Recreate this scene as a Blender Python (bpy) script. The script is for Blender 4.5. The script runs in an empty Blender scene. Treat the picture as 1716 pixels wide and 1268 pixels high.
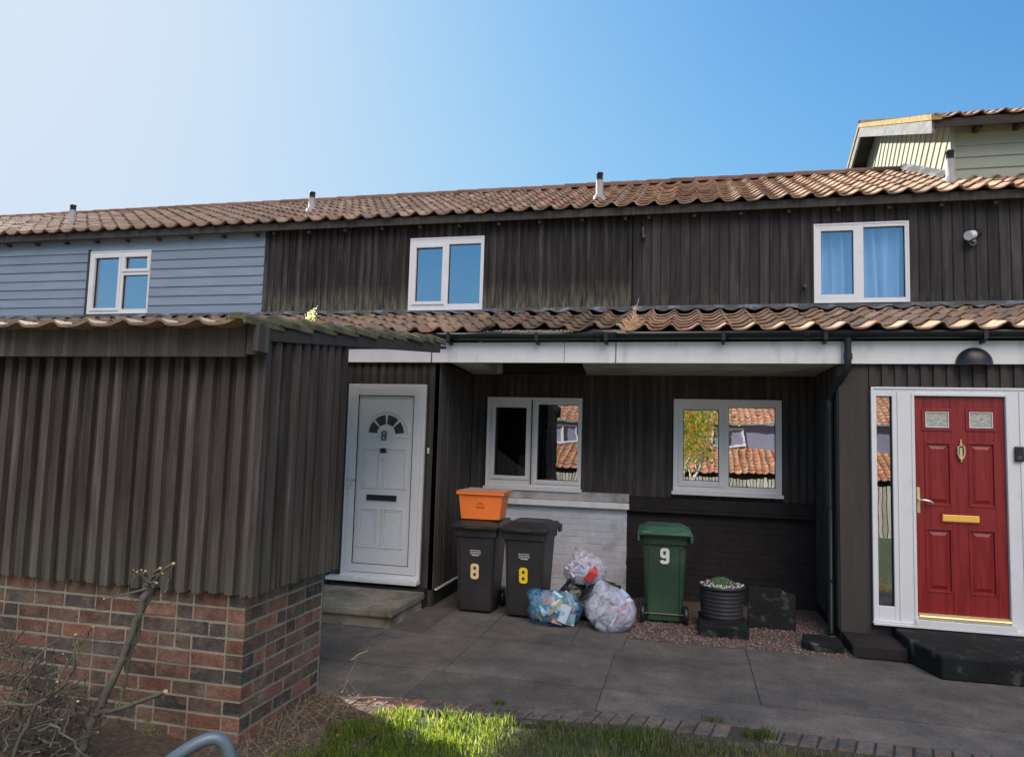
import bpy, bmesh, math, random
from mathutils import Matrix, Vector, noise
random.seed(7)
sc = bpy.context.scene
rad = math.radians

# ------------------------------------------------------------------ camera
cam = bpy.data.cameras.new('camera'); co = bpy.data.objects.new('camera', cam); sc.collection.objects.link(co)
yaw, pit, rol = rad(13.59136), rad(4.80804), rad(1.64259)
fw = Vector((-math.sin(yaw)*math.cos(pit), math.cos(yaw)*math.cos(pit), math.sin(pit)))
rt = Vector((math.cos(yaw), math.sin(yaw), 0)); up = rt.cross(fw)
r2 = rt*math.cos(rol) + up*math.sin(rol); u2 = up*math.cos(rol) - rt*math.sin(rol)
M = Matrix((r2, u2, -fw)).transposed().to_4x4(); M.translation = (0, 0, 1.9)
co.matrix_world = M
cam.sensor_width = 36; cam.lens = 36*1221.05/1716; cam.clip_start = 0.05; cam.clip_end = 3000
sc.camera = co

# ------------------------------------------------------------------ light
SUN_AZ, SUN_EL = 57.0, 32.0            # degrees left of +Y (behind the terrace), elevation
w = bpy.data.worlds.new('World'); sc.world = w; w.use_nodes = True
nt = w.node_tree; nt.nodes.clear()
sky = nt.nodes.new('ShaderNodeTexSky'); sky.sky_type = 'NISHITA'; sky.sun_disc = False
sky.sun_elevation = rad(SUN_EL); sky.sun_rotation = rad(-SUN_AZ)
sky.altitude = 0; sky.air_density = 1.0; sky.dust_density = 1.6; sky.ozone_density = 2.0
bg = nt.nodes.new('ShaderNodeBackground'); bg.inputs['Strength'].default_value = 0.15
wo = nt.nodes.new('ShaderNodeOutputWorld')
EXPO = 0.9
def wm(op, a, b=None, c=None):
    n = nt.nodes.new('ShaderNodeMath'); n.operation = op
    for i, v in enumerate((a, b, c)):
        if v is None: continue
        if isinstance(v, (int, float)): n.inputs[i].default_value = v
        else: nt.links.new(v, n.inputs[i])
    return n.outputs[0]
# tone of the sky: deeper blue away from the sun, soft roll-off in the glow round it, added bright fill patch high behind the camera to light the fronts
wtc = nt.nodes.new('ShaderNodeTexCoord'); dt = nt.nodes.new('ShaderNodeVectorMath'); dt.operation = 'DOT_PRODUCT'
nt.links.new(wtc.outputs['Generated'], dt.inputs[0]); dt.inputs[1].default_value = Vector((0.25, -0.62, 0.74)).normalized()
fill = nt.nodes.new('ShaderNodeMapRange'); fill.interpolation_type = 'SMOOTHSTEP'; fill.inputs['From Min'].default_value = 0.86; fill.inputs['From Max'].default_value = 0.98
nt.links.new(dt.outputs['Value'], fill.inputs['Value'])
sp_ = nt.nodes.new('ShaderNodeSeparateColor'); nt.links.new(sky.outputs[0], sp_.inputs[0]); cb = nt.nodes.new('ShaderNodeCombineColor')
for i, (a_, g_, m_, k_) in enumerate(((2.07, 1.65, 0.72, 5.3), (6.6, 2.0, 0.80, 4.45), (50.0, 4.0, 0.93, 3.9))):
    x_ = wm('MULTIPLY', wm('POWER', wm('MULTIPLY', sp_.outputs[i], 0.15), g_), a_)
    o_ = wm('DIVIDE', wm('MULTIPLY', x_, m_), wm('ADD', x_, m_))
    o_ = wm('ADD', o_, wm('MULTIPLY', fill.outputs[0], k_))
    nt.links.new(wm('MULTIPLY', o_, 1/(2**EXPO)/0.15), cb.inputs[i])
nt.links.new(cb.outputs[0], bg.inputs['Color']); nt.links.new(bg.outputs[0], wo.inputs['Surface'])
sl = bpy.data.lights.new('sun', 'SUN'); sl.energy = 5.0; sl.angle = rad(0.53); sl.color = (1.0, 0.93, 0.82)
so = bpy.data.objects.new('sun', sl); sc.collection.objects.link(so)
sd = Vector((-math.sin(rad(SUN_AZ))*math.cos(rad(SUN_EL)), math.cos(rad(SUN_AZ))*math.cos(rad(SUN_EL)), math.sin(rad(SUN_EL))))
so.rotation_euler = sd.to_track_quat('Z', 'Y').to_euler()
sc.view_settings.view_transform = 'Standard'; sc.view_settings.look = 'None'
sc.view_settings.exposure = EXPO; sc.view_settings.gamma = 1.0
sc.cycles.max_bounces = 8; sc.cycles.transparent_max_bounces = 16

# ------------------------------------------------------------------ materials
def mat(name, col, rough=0.8, var=0.15, scale=6.0, tint=0.0, col2=None, blot=(0.45, 0.65), bscale=2.0,
        bump=0.0, bumpscale=60.0, stretch=(1, 1, 1), metal=0.0, spec=0.5, attr=False, coat=0.0, detail=6.0, speck=0.0, sscale=70):
    m = bpy.data.materials.new(name); m.use_nodes = True
    n = m.node_tree.nodes; L = m.node_tree.links
    b = n['Principled BSDF']; b.inputs['Roughness'].default_value = rough; b.inputs['Metallic'].default_value = metal
    b.inputs['Specular IOR Level'].default_value = spec; b.inputs['Coat Weight'].default_value = coat
    tc = n.new('ShaderNodeTexCoord'); mp = n.new('ShaderNodeMapping'); mp.inputs['Scale'].default_value = stretch
    L.new(tc.outputs['Object'], mp.inputs['Vector'])
    def nz(s, d=detail, r=0.6):
        t = n.new('ShaderNodeTexNoise'); t.inputs['Scale'].default_value = s; t.inputs['Detail'].default_value = d
        t.inputs['Roughness'].default_value = r; L.new(mp.outputs[0], t.inputs['Vector']); return t.outputs['Fac']
    if attr:
        a = n.new('ShaderNodeAttribute'); a.attribute_name = 'col'; cur = a.outputs['Color']
    else:
        rgb = n.new('ShaderNodeRGB'); rgb.outputs[0].default_value = (*col, 1); cur = rgb.outputs[0]
    if col2:
        r = n.new('ShaderNodeMapRange'); r.inputs['From Min'].default_value = blot[0]; r.inputs['From Max'].default_value = blot[1]
        L.new(nz(bscale), r.inputs['Value'])
        mx = n.new('ShaderNodeMix'); mx.data_type = 'RGBA'; L.new(r.outputs[0], mx.inputs['Factor'])
        L.new(cur, mx.inputs['A']); mx.inputs['B'].default_value = (*col2, 1); cur = mx.outputs['Result']
    def mul(fac_socket, lo, hi, cur):
        r = n.new('ShaderNodeMapRange'); r.inputs['To Min'].default_value = lo; r.inputs['To Max'].default_value = hi
        r.inputs['From Min'].default_value = 0.25 if fac_socket.node.type == 'TEX_NOISE' else 0.0
        r.inputs['From Max'].default_value = 0.75 if fac_socket.node.type == 'TEX_NOISE' else 1.0
        L.new(fac_socket, r.inputs['Value'])
        v = n.new('ShaderNodeVectorMath'); v.operation = 'SCALE'; L.new(cur, v.inputs[0]); L.new(r.outputs[0], v.inputs['Scale'])
        return v.outputs[0]
    if var: cur = mul(nz(scale), 1-var, 1+var, cur)
    if speck: cur = mul(nz(sscale, 3), 1-speck, 1+speck, cur)
    if tint:
        a = n.new('ShaderNodeAttribute'); a.attribute_name = 'tint'; cur = mul(a.outputs['Fac'], 1-tint, 1+tint, cur)
    L.new(cur, b.inputs['Base Color'])
    if bump:
        bp = n.new('ShaderNodeBump'); bp.inputs['Strength'].default_value = bump; bp.inputs['Distance'].default_value = 0.01
        L.new(nz(bumpscale), bp.inputs['Height']); L.new(bp.outputs[0], b.inputs['Normal'])
    m['_cur'] = 0
    return m
def translucent(m, amt=0.5):
    n = m.node_tree.nodes; L = m.node_tree.links; b = n['Principled BSDF']; o = n['Material Output']
    t = n.new('ShaderNodeBsdfTranslucent'); L.new(b.inputs['Base Color'].links[0].from_socket, t.inputs['Color'])
    v = n.new('ShaderNodeVectorMath'); v.operation = 'SCALE'; v.inputs['Scale'].default_value = 4.6; L.new(b.inputs['Base Color'].links[0].from_socket, v.inputs[0]); L.new(v.outputs[0], t.inputs['Color'])
    mx = n.new('ShaderNodeMixShader'); mx.inputs[0].default_value = amt; L.new(b.outputs[0], mx.inputs[1]); L.new(t.outputs[0], mx.inputs[2]); L.new(mx.outputs[0], o.inputs['Surface'])
    return m
def layer(m, col, lo, hi, axis=2, zs=None, nscale=(25, 25, 2), amt=1.0, thr=(0.35, 0.6)):
    """mix a stain colour over the base colour where object-space height lies near lo..hi, broken up by noise"""
    n = m.node_tree.nodes; L = m.node_tree.links; b = n['Principled BSDF']
    src = b.inputs['Base Color'].links[0].from_socket
    g = n.new('ShaderNodeNewGeometry'); sp = n.new('ShaderNodeSeparateXYZ'); L.new(g.outputs['Position'], sp.inputs[0])
    r = n.new('ShaderNodeMapRange'); r.inputs['From Min'].default_value = hi; r.inputs['From Max'].default_value = lo
    L.new(sp.outputs[axis], r.inputs['Value'])
    mp = n.new('ShaderNodeMapping'); mp.inputs['Scale'].default_value = nscale; L.new(g.outputs['Position'], mp.inputs['Vector'])
    t = n.new('ShaderNodeTexNoise'); t.inputs['Scale'].default_value = 1.0; t.inputs['Detail'].default_value = 5; L.new(mp.outputs[0], t.inputs['Vector'])
    r3 = n.new('ShaderNodeMapRange'); r3.inputs['From Min'].default_value = thr[0]; r3.inputs['From Max'].default_value = thr[1]; L.new(t.outputs['Fac'], r3.inputs['Value'])
    mu = n.new('ShaderNodeMath'); mu.operation = 'MULTIPLY'; L.new(r.outputs[0], mu.inputs[0]); L.new(r3.outputs[0], mu.inputs[1])
    m2 = n.new('ShaderNodeMath'); m2.operation = 'MULTIPLY'; L.new(mu.outputs[0], m2.inputs[0]); m2.inputs[1].default_value = amt
    mx = n.new('ShaderNodeMix'); mx.data_type = 'RGBA'; L.new(m2.outputs[0], mx.inputs['Factor']); L.new(src, mx.inputs['A']); mx.inputs['B'].default_value = (*col, 1)
    L.new(mx.outputs['Result'], b.inputs['Base Color'])
    return m
def glass_mat(name, refl, tintc=(0.85, 0.9, 0.9), warp=0.0, wscale=3.0, rough=0.0):
    m = bpy.data.materials.new(name); m.use_nodes = True; n = m.node_tree.nodes; L = m.node_tree.links; n.clear()
    o = n.new('ShaderNodeOutputMaterial'); mx = n.new('ShaderNodeMixShader'); tr = n.new('ShaderNodeBsdfTransparent'); gl = n.new('ShaderNodeBsdfGlossy')
    tr.inputs[0].default_value = (*tintc, 1); gl.inputs['Roughness'].default_value = rough; gl.inputs['Color'].default_value = (0.95, 0.97, 1, 1)
    mx.inputs[0].default_value = refl; L.new(tr.outputs[0], mx.inputs[1]); L.new(gl.outputs[0], mx.inputs[2]); L.new(mx.outputs[0], o.inputs[0])
    if warp:
        tc = n.new('ShaderNodeTexCoord'); t = n.new('ShaderNodeTexNoise'); t.inputs['Scale'].default_value = wscale; t.inputs['Detail'].default_value = 1.5
        L.new(tc.outputs['Object'], t.inputs['Vector']); bp = n.new('ShaderNodeBump'); bp.inputs['Strength'].default_value = 1.0; bp.inputs['Distance'].default_value = warp
        L.new(t.outputs['Fac'], bp.inputs['Height']); L.new(bp.outputs[0], gl.inputs['Normal'])
    return m
def film_mat(name, col, alpha, rough=0.25):
    m = bpy.data.materials.new(name); m.use_nodes = True; n = m.node_tree.nodes; L = m.node_tree.links
    b = n['Principled BSDF']; b.inputs['Base Color'].default_value = (*col, 1); b.inputs['Roughness'].default_value = rough
    b.inputs['Specular IOR Level'].default_value = 0.8
    tc = n.new('ShaderNodeTexCoord'); t = n.new('ShaderNodeTexNoise'); t.inputs['Scale'].default_value = 9; t.inputs['Detail'].default_value = 5; t.inputs['Distortion'].default_value = 1.5
    L.new(tc.outputs['Object'], t.inputs['Vector'])
    r = n.new('ShaderNodeMapRange'); r.inputs['From Min'].default_value = 0.35; r.inputs['From Max'].default_value = 0.65
    r.inputs['To Min'].default_value = max(0, alpha-0.22); r.inputs['To Max'].default_value = min(1, alpha+0.22)
    L.new(t.outputs['Fac'], r.inputs['Value']); L.new(r.outputs[0], b.inputs['Alpha'])
    bp = n.new('ShaderNodeBump'); bp.inputs['Strength'].default_value = 0.9; bp.inputs['Distance'].default_value = 0.03; L.new(t.outputs['Fac'], bp.inputs['Height']); L.new(bp.outputs[0], b.inputs['Normal'])
    return m

MT = {}
MT['black'] = layer(mat('black_timber', (0.028, 0.024, 0.023), 0.85, 0.35, 1.0, tint=0.35, col2=(0.060, 0.053, 0.050), spec=0.25, bscale=1.2, stretch=(14, 14, 1.2), bump=0.35, bumpscale=8),
                    (0.20, 0.205, 0.135), 3.70, 4.16, nscale=(30, 30, 4.0), amt=0.9, thr=(0.34, 0.62))
MT['black_right'] = layer(mat('brown_black_timber', (0.040, 0.035, 0.035), 0.85, 0.35, 1.0, tint=0.30, col2=(0.060, 0.053, 0.052), spec=0.25, bscale=1.2, stretch=(14, 14, 1.2), bump=0.35, bumpscale=8),
                    (0.11, 0.115, 0.06), 3.70, 4.02, nscale=(22, 22, 5.0), amt=0.7, thr=(0.46, 0.70))
MT['black_low'] = mat('black_timber_porch', (0.056, 0.050, 0.047), 0.85, 0.3, 1.0, tint=0.25, col2=(0.082, 0.074, 0.068), spec=0.25, bscale=1.2, stretch=(14, 14, 1.2), bump=0.3, bumpscale=8)
MT['black_paint'] = mat('black_painted_brick', (0.026, 0.023, 0.023), 0.85, 0.3, 5, spec=0.25, bump=0.4, bumpscale=25)
MT['brown_post'] = mat('brown_black_board', (0.056, 0.047, 0.041), 0.85, 0.25, 1.0, stretch=(10, 10, 1), bump=0.2, bumpscale=8)
MT['shed'] = layer(mat('weathered_brown_timber', (0.074, 0.060, 0.053), 0.9, 0.30, 1.0, tint=0.38, spec=0.3, col2=(0.150, 0.128, 0.112), blot=(0.5, 0.75), bscale=1.4, stretch=(16, 16, 1.0), bump=0.45, bumpscale=7),
                   (0.13, 0.13, 0.09), 0.9, 1.5, nscale=(30, 30, 2), amt=0.6)
MT['grey_board'] = mat('blue_grey_weatherboard', (0.24, 0.30, 0.37), 0.7, 0.12, 1.5, tint=0.06, stretch=(1, 6, 6), bump=0.1, bumpscale=20)
MT['sage_board'] = mat('sage_weatherboard', (0.34, 0.36, 0.28), 0.7, 0.1, 1.5, tint=0.05, bump=0.1, bumpscale=20)
MT['white'] = mat('white_upvc', (0.78, 0.78, 0.77), 0.35, 0.05, 3.0, col2=(0.62, 0.60, 0.54), blot=(0.55, 0.8), bscale=3.0, bump=0.02)
MT['white_paint'] = mat('white_painted_board', (0.84, 0.82, 0.79), 0.55, 0.06, 2.0, col2=(0.58, 0.56, 0.49), blot=(0.54, 0.75), bscale=1.6, stretch=(3, 3, 1.0), bump=0.05)
MT['soffit'] = mat('cream_soffit', (0.62, 0.62, 0.52), 0.7, 0.1, 3.0, col2=(0.4, 0.4, 0.32), bscale=2)
MT['white_brick'] = mat('white_painted_brick', (0.58, 0.60, 0.63), 0.75, 0.12, 5.0, tint=0.08, col2=(0.42, 0.40, 0.42), blot=(0.52, 0.72), bscale=4, bump=0.4, bumpscale=40)
MT['coping'] = mat('worn_white_coping', (0.50, 0.48, 0.47), 0.8, 0.2, 4.0, col2=(0.30, 0.29, 0.28), bscale=5, bump=0.3)
MT['tile'] = mat('clay_pantile', None, 0.60, 0.25, 9.0, tint=0.0, attr=True, col2=(0.20, 0.18, 0.14), blot=(0.52, 0.72), bscale=6, bump=0.5, bumpscale=45, speck=0.22, sscale=30)
MT['brick'] = mat('red_multi_brick', None, 0.9, 0.45, 11.0, attr=True, col2=(0.20, 0.17, 0.135), blot=(0.50, 0.80), bscale=4, bump=0.9, bumpscale=60, speck=0.3, sscale=45)
layer(MT['brick'], (0.23, 0.115, 0.07), -5, -6, nscale=(9, 9, 14), amt=0.75, thr=(0.54, 0.66))
MT['mortar'] = mat('lime_mortar', (0.33, 0.29, 0.215), 0.95, 0.30, 12, col2=(0.17, 0.15, 0.11), blot=(0.5, 0.75), bscale=3, bump=0.6, bumpscale=80)
MT['black_plastic'] = mat('black_plastic', (0.016, 0.017, 0.019), 0.38, 0.25, 4, spec=0.5, bump=0.05)
MT['bin_black'] = mat('black_bin_plastic', (0.030, 0.029, 0.030), 0.45, 0.25, 3, col2=(0.045, 0.042, 0.038), blot=(0.55, 0.75), bscale=4, bump=0.08, bumpscale=120)
MT['bin_green'] = mat('green_bin_plastic', (0.032, 0.070, 0.042), 0.45, 0.22, 2.5, col2=(0.045, 0.105, 0.055), blot=(0.5, 0.75), bscale=3, bump=0.08, bumpscale=120)
MT['bin_green_lid'] = mat('faded_green_lid_plastic', (0.033, 0.105, 0.065), 0.5, 0.22, 5, bump=0.08, bumpscale=120)
MT['orange'] = mat('orange_plastic', (0.98, 0.23, 0.04), 0.45, 0.10, 3, col2=(0.75, 0.18, 0.045), blot=(0.6, 0.85), bscale=4)
MT['orange_print'] = mat('brown_print', (0.25, 0.06, 0.02), 0.6, 0.1)
MT['concrete'] = mat('concrete_slab', (0.145, 0.127, 0.111), 0.92, 0.30, 5.0, tint=0.12, col2=(0.072, 0.069, 0.066), blot=(0.38, 0.66), bscale=1.4, bump=0.6, bumpscale=110, detail=12, speck=0.28, sscale=38)
MT['joint'] = mat('dark_joint_dirt', (0.045, 0.042, 0.035), 0.95, 0.3, 20)
MT['step'] = mat('weathered_concrete_step', (0.32, 0.28, 0.21), 0.92, 0.25, 5, speck=0.22, sscale=50, col2=(0.11, 0.11, 0.07), blot=(0.45, 0.7), bscale=3, bump=0.5, bumpscale=90)
MT['black_step'] = mat('black_painted_step', (0.011, 0.013, 0.013), 0.85, 0.35, 4, spec=0.25, col2=(0.085, 0.09, 0.075), blot=(0.56, 0.74), bscale=9, speck=0.4, sscale=40, bump=0.4, bumpscale=50)
MT['soil'] = mat('soil', (0.075, 0.055, 0.038), 0.95, 0.5, 14, col2=(0.14, 0.10, 0.06), bscale=25, bump=1.0, bumpscale=40)
MT['turf'] = mat('turf_ground', (0.055, 0.065, 0.03), 0.95, 0.4, 12, bump=0.8, bumpscale=40)
MT['grass'] = mat('grass_blade', None, 0.6, 0.1, 5, attr=True)
MT['gravel'] = mat('gravel_stones', None, 0.85, 0.2, 30, attr=True)
MT['red'] = mat('red_woodgrain_door', (0.29, 0.017, 0.016), 0.42, 0.22, 1.0, col2=(0.20, 0.008, 0.008), blot=(0.48, 0.56), bscale=1.0, stretch=(26, 26, 2.2), bump=0.25, bumpscale=2.2)
MT['gold'] = mat('brass', (1.0, 0.60, 0.10), 0.35, 0.06, 5, metal=0.1)
MT['gold_dull'] = mat('dull_brass_bar', (0.70, 0.60, 0.30), 0.4, 0.1, 5, metal=0.4)
MT['chrome'] = mat('chrome', (0.75, 0.75, 0.72), 0.25, 0.05, 5, metal=0.8)
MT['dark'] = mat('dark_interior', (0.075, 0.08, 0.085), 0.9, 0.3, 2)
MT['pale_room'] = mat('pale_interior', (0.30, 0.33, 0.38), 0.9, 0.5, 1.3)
MT['dark_line'] = mat('black_gasket', (0.012, 0.012, 0.012), 0.8, 0)
MT['num_grey'] = mat('pewter_numeral', (0.09, 0.085, 0.08), 0.4, 0.1, metal=0.3)
MT['num_yellow'] = mat('yellow_vinyl', (0.95, 0.66, 0.02), 0.5, 0.03)
MT['num_cream'] = mat('cream_vinyl', (0.86, 0.66, 0.33), 0.5, 0.05)
MT['num_dark'] = mat('dark_red_outline', (0.05, 0.02, 0.01), 0.6, 0)
MT['num_white'] = mat('white_vinyl', (0.82, 0.82, 0.78), 0.5, 0.03)
MT['curtain'] = mat('white_curtain', (0.78, 0.80, 0.83), 0.9, 0.05, 3)
MT['card'] = mat('cardboard', (0.42, 0.27, 0.16), 0.9, 0.1)
MT['lead'] = mat('lead_flashing', (0.075, 0.075, 0.08), 0.7, 0.4, 6, col2=(0.24, 0.27, 0.31), blot=(0.5, 0.68), bscale=4, bump=0.5, bumpscale=12)
MT['flue'] = mat('grey_flue', (0.34, 0.33, 0.325), 0.6, 0.12, 8)
MT['wood_grey'] = mat('silvered_bargeboard', (0.17, 0.175, 0.175), 0.8, 0.25, 1.5, stretch=(3, 3, 12), col2=(0.25, 0.26, 0.26), bscale=2)
MT['rafter'] = mat('brown_rafter', (0.045, 0.034, 0.026), 0.85, 0.3, 4)
MT['lichen'] = mat('lichen_verge', (0.36, 0.27, 0.11), 0.95, 0.3, 9, col2=(0.30, 0.22, 0.12), bscale=6, bump=0.5, bumpscale=30)
MT['ridge'] = mat('weathered_ridge_clay', None, 0.95, 0.3, 8, attr=True, spec=0.1, bump=0.4)
MT['moss_tile'] = mat('mossy_verge_tile', (0.15, 0.135, 0.07), 0.95, 0.35, 8, col2=(0.06, 0.055, 0.04), bscale=6, bump=0.6, bumpscale=40)
MT['bark'] = mat('pruned_bark', (0.135, 0.128, 0.09), 0.85, 0.3, 20, bump=0.4, bumpscale=60)
MT['cutwood'] = mat('fresh_cut_wood', (0.62, 0.46, 0.24), 0.8, 0.1, 20)
MT['twig'] = mat('dry_twig', (0.11, 0.09, 0.062), 0.9, 0.3, 20)
MT['dry_stem'] = mat('pale_dry_stem', (0.26, 0.215, 0.15), 0.9, 0.3, 20)
MT['straw'] = mat('dry_straw', (0.66, 0.47, 0.29), 0.9, 0.25, 30)
MT['leaf'] = mat('leaf', (0.14, 0.20, 0.05), 0.6, 0.2, 9)
MT['leaf_pale'] = mat('pale_leaf', (0.42, 0.46, 0.25), 0.6, 0.2, 9)
MT['steel_blue'] = mat('blue_grey_steel_tube', (0.16, 0.21, 0.25), 0.45, 0.15, 8, metal=0.3)
MT['wall_dark'] = mat('brick_dark_wall', (0.05, 0.045, 0.04), 0.9, 0.3)
MT['rubbish'] = mat('packaging', None, 0.5, 0.1, 10, attr=True)
MT['fence_wood'] = mat('pale_fence_board', (0.50, 0.46, 0.38), 0.85, 0.2, 2, tint=0.25)
MT['purple'] = mat('lilac_weatherboard', (0.24, 0.24, 0.34), 0.8, 0.1, 3)
MT['autumn'] = mat('autumn_leaf', None, 0.7, 0.2, 3, attr=True)
MT['birch'] = mat('pale_birch_bark', (0.62, 0.60, 0.52), 0.8, 0.2, 10)
for k_ in ('grass', 'leaf', 'leaf_pale', 'autumn'): translucent(MT[k_], 0.5)
G_up = glass_mat('glass_sky', 0.40, (0.75, 0.80, 0.85), 0.0002, 3.0)
G_curt = glass_mat('glass_curtain', 0.20, (0.80, 0.90, 1.0), 0.0001, 2.0)
G_low = glass_mat('glass_low', 0.50, (0.35, 0.4, 0.42), 0.0003, 5.0)
G_warp = glass_mat('glass_bowed', 0.36, (0.35, 0.4, 0.42), 0.0010, 3.0)
G_dark = glass_mat('glass_open_sash', 0.06, (0.6, 0.65, 0.7))
G_side = glass_mat('glass_sidelight', 0.35, (0.6, 0.66, 0.66), 0.0003, 4)
G_obs = glass_mat('glass_leaded', 0.55, (0.5, 0.5, 0.45), 0.02, 40, 0.15)

# ------------------------------------------------------------------ mesh building
class MB:
    def __init__(s, T=None): s.v = []; s.f = []; s.c = []; s.sm = []; s.T = T; s.tint = None; s.col = None
    def add(s, vs, fs, smooth=False, tint=None, col=None):
        o = len(s.v)
        s.v += [(s.T @ Vector(p)) if s.T else Vector(p) for p in vs]
        t = tint if tint is not None else (s.tint if s.tint is not None else 0.5)
        c = col or s.col or (0.5, 0.5, 0.5)
        for f in fs: s.f.append([i+o for i in f]); s.c.append((t, c)); s.sm.append(smooth)
        return s
    def box(s, x0, x1, y0, y1, z0, z1, **k):
        return s.add([(x0, y0, z0), (x1, y0, z0), (x1, y1, z0), (x0, y1, z0), (x0, y0, z1), (x1, y0, z1), (x1, y1, z1), (x0, y1, z1)],
                     [(0, 3, 2, 1), (4, 5, 6, 7), (0, 1, 5, 4), (1, 2, 6, 5), (2, 3, 7, 6), (3, 0, 4, 7)], **k)
    def hexa(s, b, t, **k):     # 4 bottom, 4 top points
        return s.add(list(b)+list(t), [(0, 3, 2, 1), (4, 5, 6, 7), (0, 1, 5, 4), (1, 2, 6, 5), (2, 3, 7, 6), (3, 0, 4, 7)], **k)
    def prism(s, poly, d, **k):  # poly: 3-D points, d: extrusion vector
        n = len(poly); d = Vector(d); a = [Vector(p) for p in poly]; b = [p+d for p in a]
        fs = [tuple(range(n)), tuple(range(2*n-1, n-1, -1))]+[(i, (i+1) % n, (i+1) % n+n, i+n) for i in range(n)]
        return s.add(a+b, fs, **k)
    def ring(s, x0, x1, z0, z1, t, y0, y1, **k):
        s.box(x0, x0+t, y0, y1, z0, z1, **k); s.box(x1-t, x1, y0, y1, z0, z1, **k)
        s.box(x0+t, x1-t, y0, y1, z0, z0+t, **k); s.box(x0+t, x1-t, y0, y1, z1-t, z1, **k); return s
    def tube(s, pts, r, n=8, cap=True, smooth=True, **k):
        pts = [Vector(p) for p in pts]; rr = r if isinstance(r, (list, tuple)) else [r]*len(pts)
        vs = []; fs = []; ref = None
        for i, p in enumerate(pts):
            d = (pts[min(i+1, len(pts)-1)]-pts[max(i-1, 0)]).normalized()
            if ref is None: ref = Vector((0, 0, 1)) if abs(d.z) < 0.9 else Vector((1, 0, 0))
            a = d.cross(ref).normalized(); b = d.cross(a).normalized(); ref = a.cross(d) if a.cross(d).length > 0.1 else ref
            for j in range(n):
                t = 2*math.pi*j/n; vs.append(p+(a*math.cos(t)+b*math.sin(t))*rr[i])
        for i in range(len(pts)-1):
            for j in range(n): fs.append((i*n+j, i*n+(j+1) % n, (i+1)*n+(j+1) % n, (i+1)*n+j))
        s.add(vs, fs, smooth=smooth, **k)
        if cap:
            s.add(vs[:n], [tuple(range(n))], **k); s.add(vs[-n:], [tuple(range(n))], **k)
        return s
    def lathe(s, prof, n=20, c=(0, 0, 0), **k):
        vs = []; fs = []
        for (r, z) in prof:
            for j in range(n):
                t = 2*math.pi*j/n; vs.append((c[0]+r*math.cos(t), c[1]+r*math.sin(t), c[2]+z))
        for i in range(len(prof)-1):
            for j in range(n): fs.append((i*n+j, i*n+(j+1) % n, (i+1)*n+(j+1) % n, (i+1)*n+j))
        return s.add(vs, fs, smooth=True, **k)
    def build(s, name, m, parent=None, origin=(0, 0, 0), bevel=0.0, normals=True):
        me = bpy.data.meshes.new(name)
        o = Vector(origin)
        me.from_pydata([tuple(v-o) for v in s.v], [], s.f)
        me.polygons.foreach_set('use_smooth', s.sm)
        ta = me.attributes.new('tint', 'FLOAT', 'FACE'); ta.data.foreach_set('value', [c[0] for c in s.c])
        ca = me.attributes.new('col', 'FLOAT_COLOR', 'FACE'); ca.data.foreach_set('color', [x for c in s.c for x in (*c[1], 1.0)])
        if normals:
            bm = bmesh.new(); bm.from_mesh(me); bmesh.ops.recalc_face_normals(bm, faces=bm.faces); bm.to_mesh(me); bm.free()
        me.materials.append(MT[m] if isinstance(m, str) else m)
        ob = bpy.data.objects.new(name, me); sc.collection.objects.link(ob)
        if parent: ob.parent = parent
        if bevel:
            b = ob.modifiers.new('bevel', 'BEVEL'); b.width = bevel; b.segments = 2; b.limit_method = 'ANGLE'; b.angle_limit = rad(40)
        return ob
def thing(name, label, cat, loc=(0, 0, 0), group=None, rz=0):
    o = bpy.data.objects.new(name, None); sc.collection.objects.link(o); o.location = loc; o.rotation_euler = (0, 0, rz)
    o.empty_display_size = 0.2; o['label'] = label; o['category'] = cat
    if group: o['group'] = group
    return o
def tag(o, label, cat, group=None):
    o['label'] = label; o['category'] = cat
    if group: o['group'] = group
    return o
def kind(o, k): o['kind'] = k; return o
def rects(x0, x1, z0, z1, holes):
    xs = sorted({x0, x1, *[min(max(h[0], x0), x1) for h in holes], *[min(max(h[1], x0), x1) for h in holes]})
    out = []
    for a, b in zip(xs, xs[1:]):
        if b-a < 1e-5: continue
        m = (a+b)/2; cuts = sorted([(h[2], h[3]) for h in holes if h[0] < m < h[1]]); z = z0
        for c, d in cuts:
            if c > z+1e-5: out.append((a, b, z, min(c, z1)))
            z = max(z, d)
        if z < z1-1e-5: out.append((a, b, z, z1))
    return out
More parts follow.
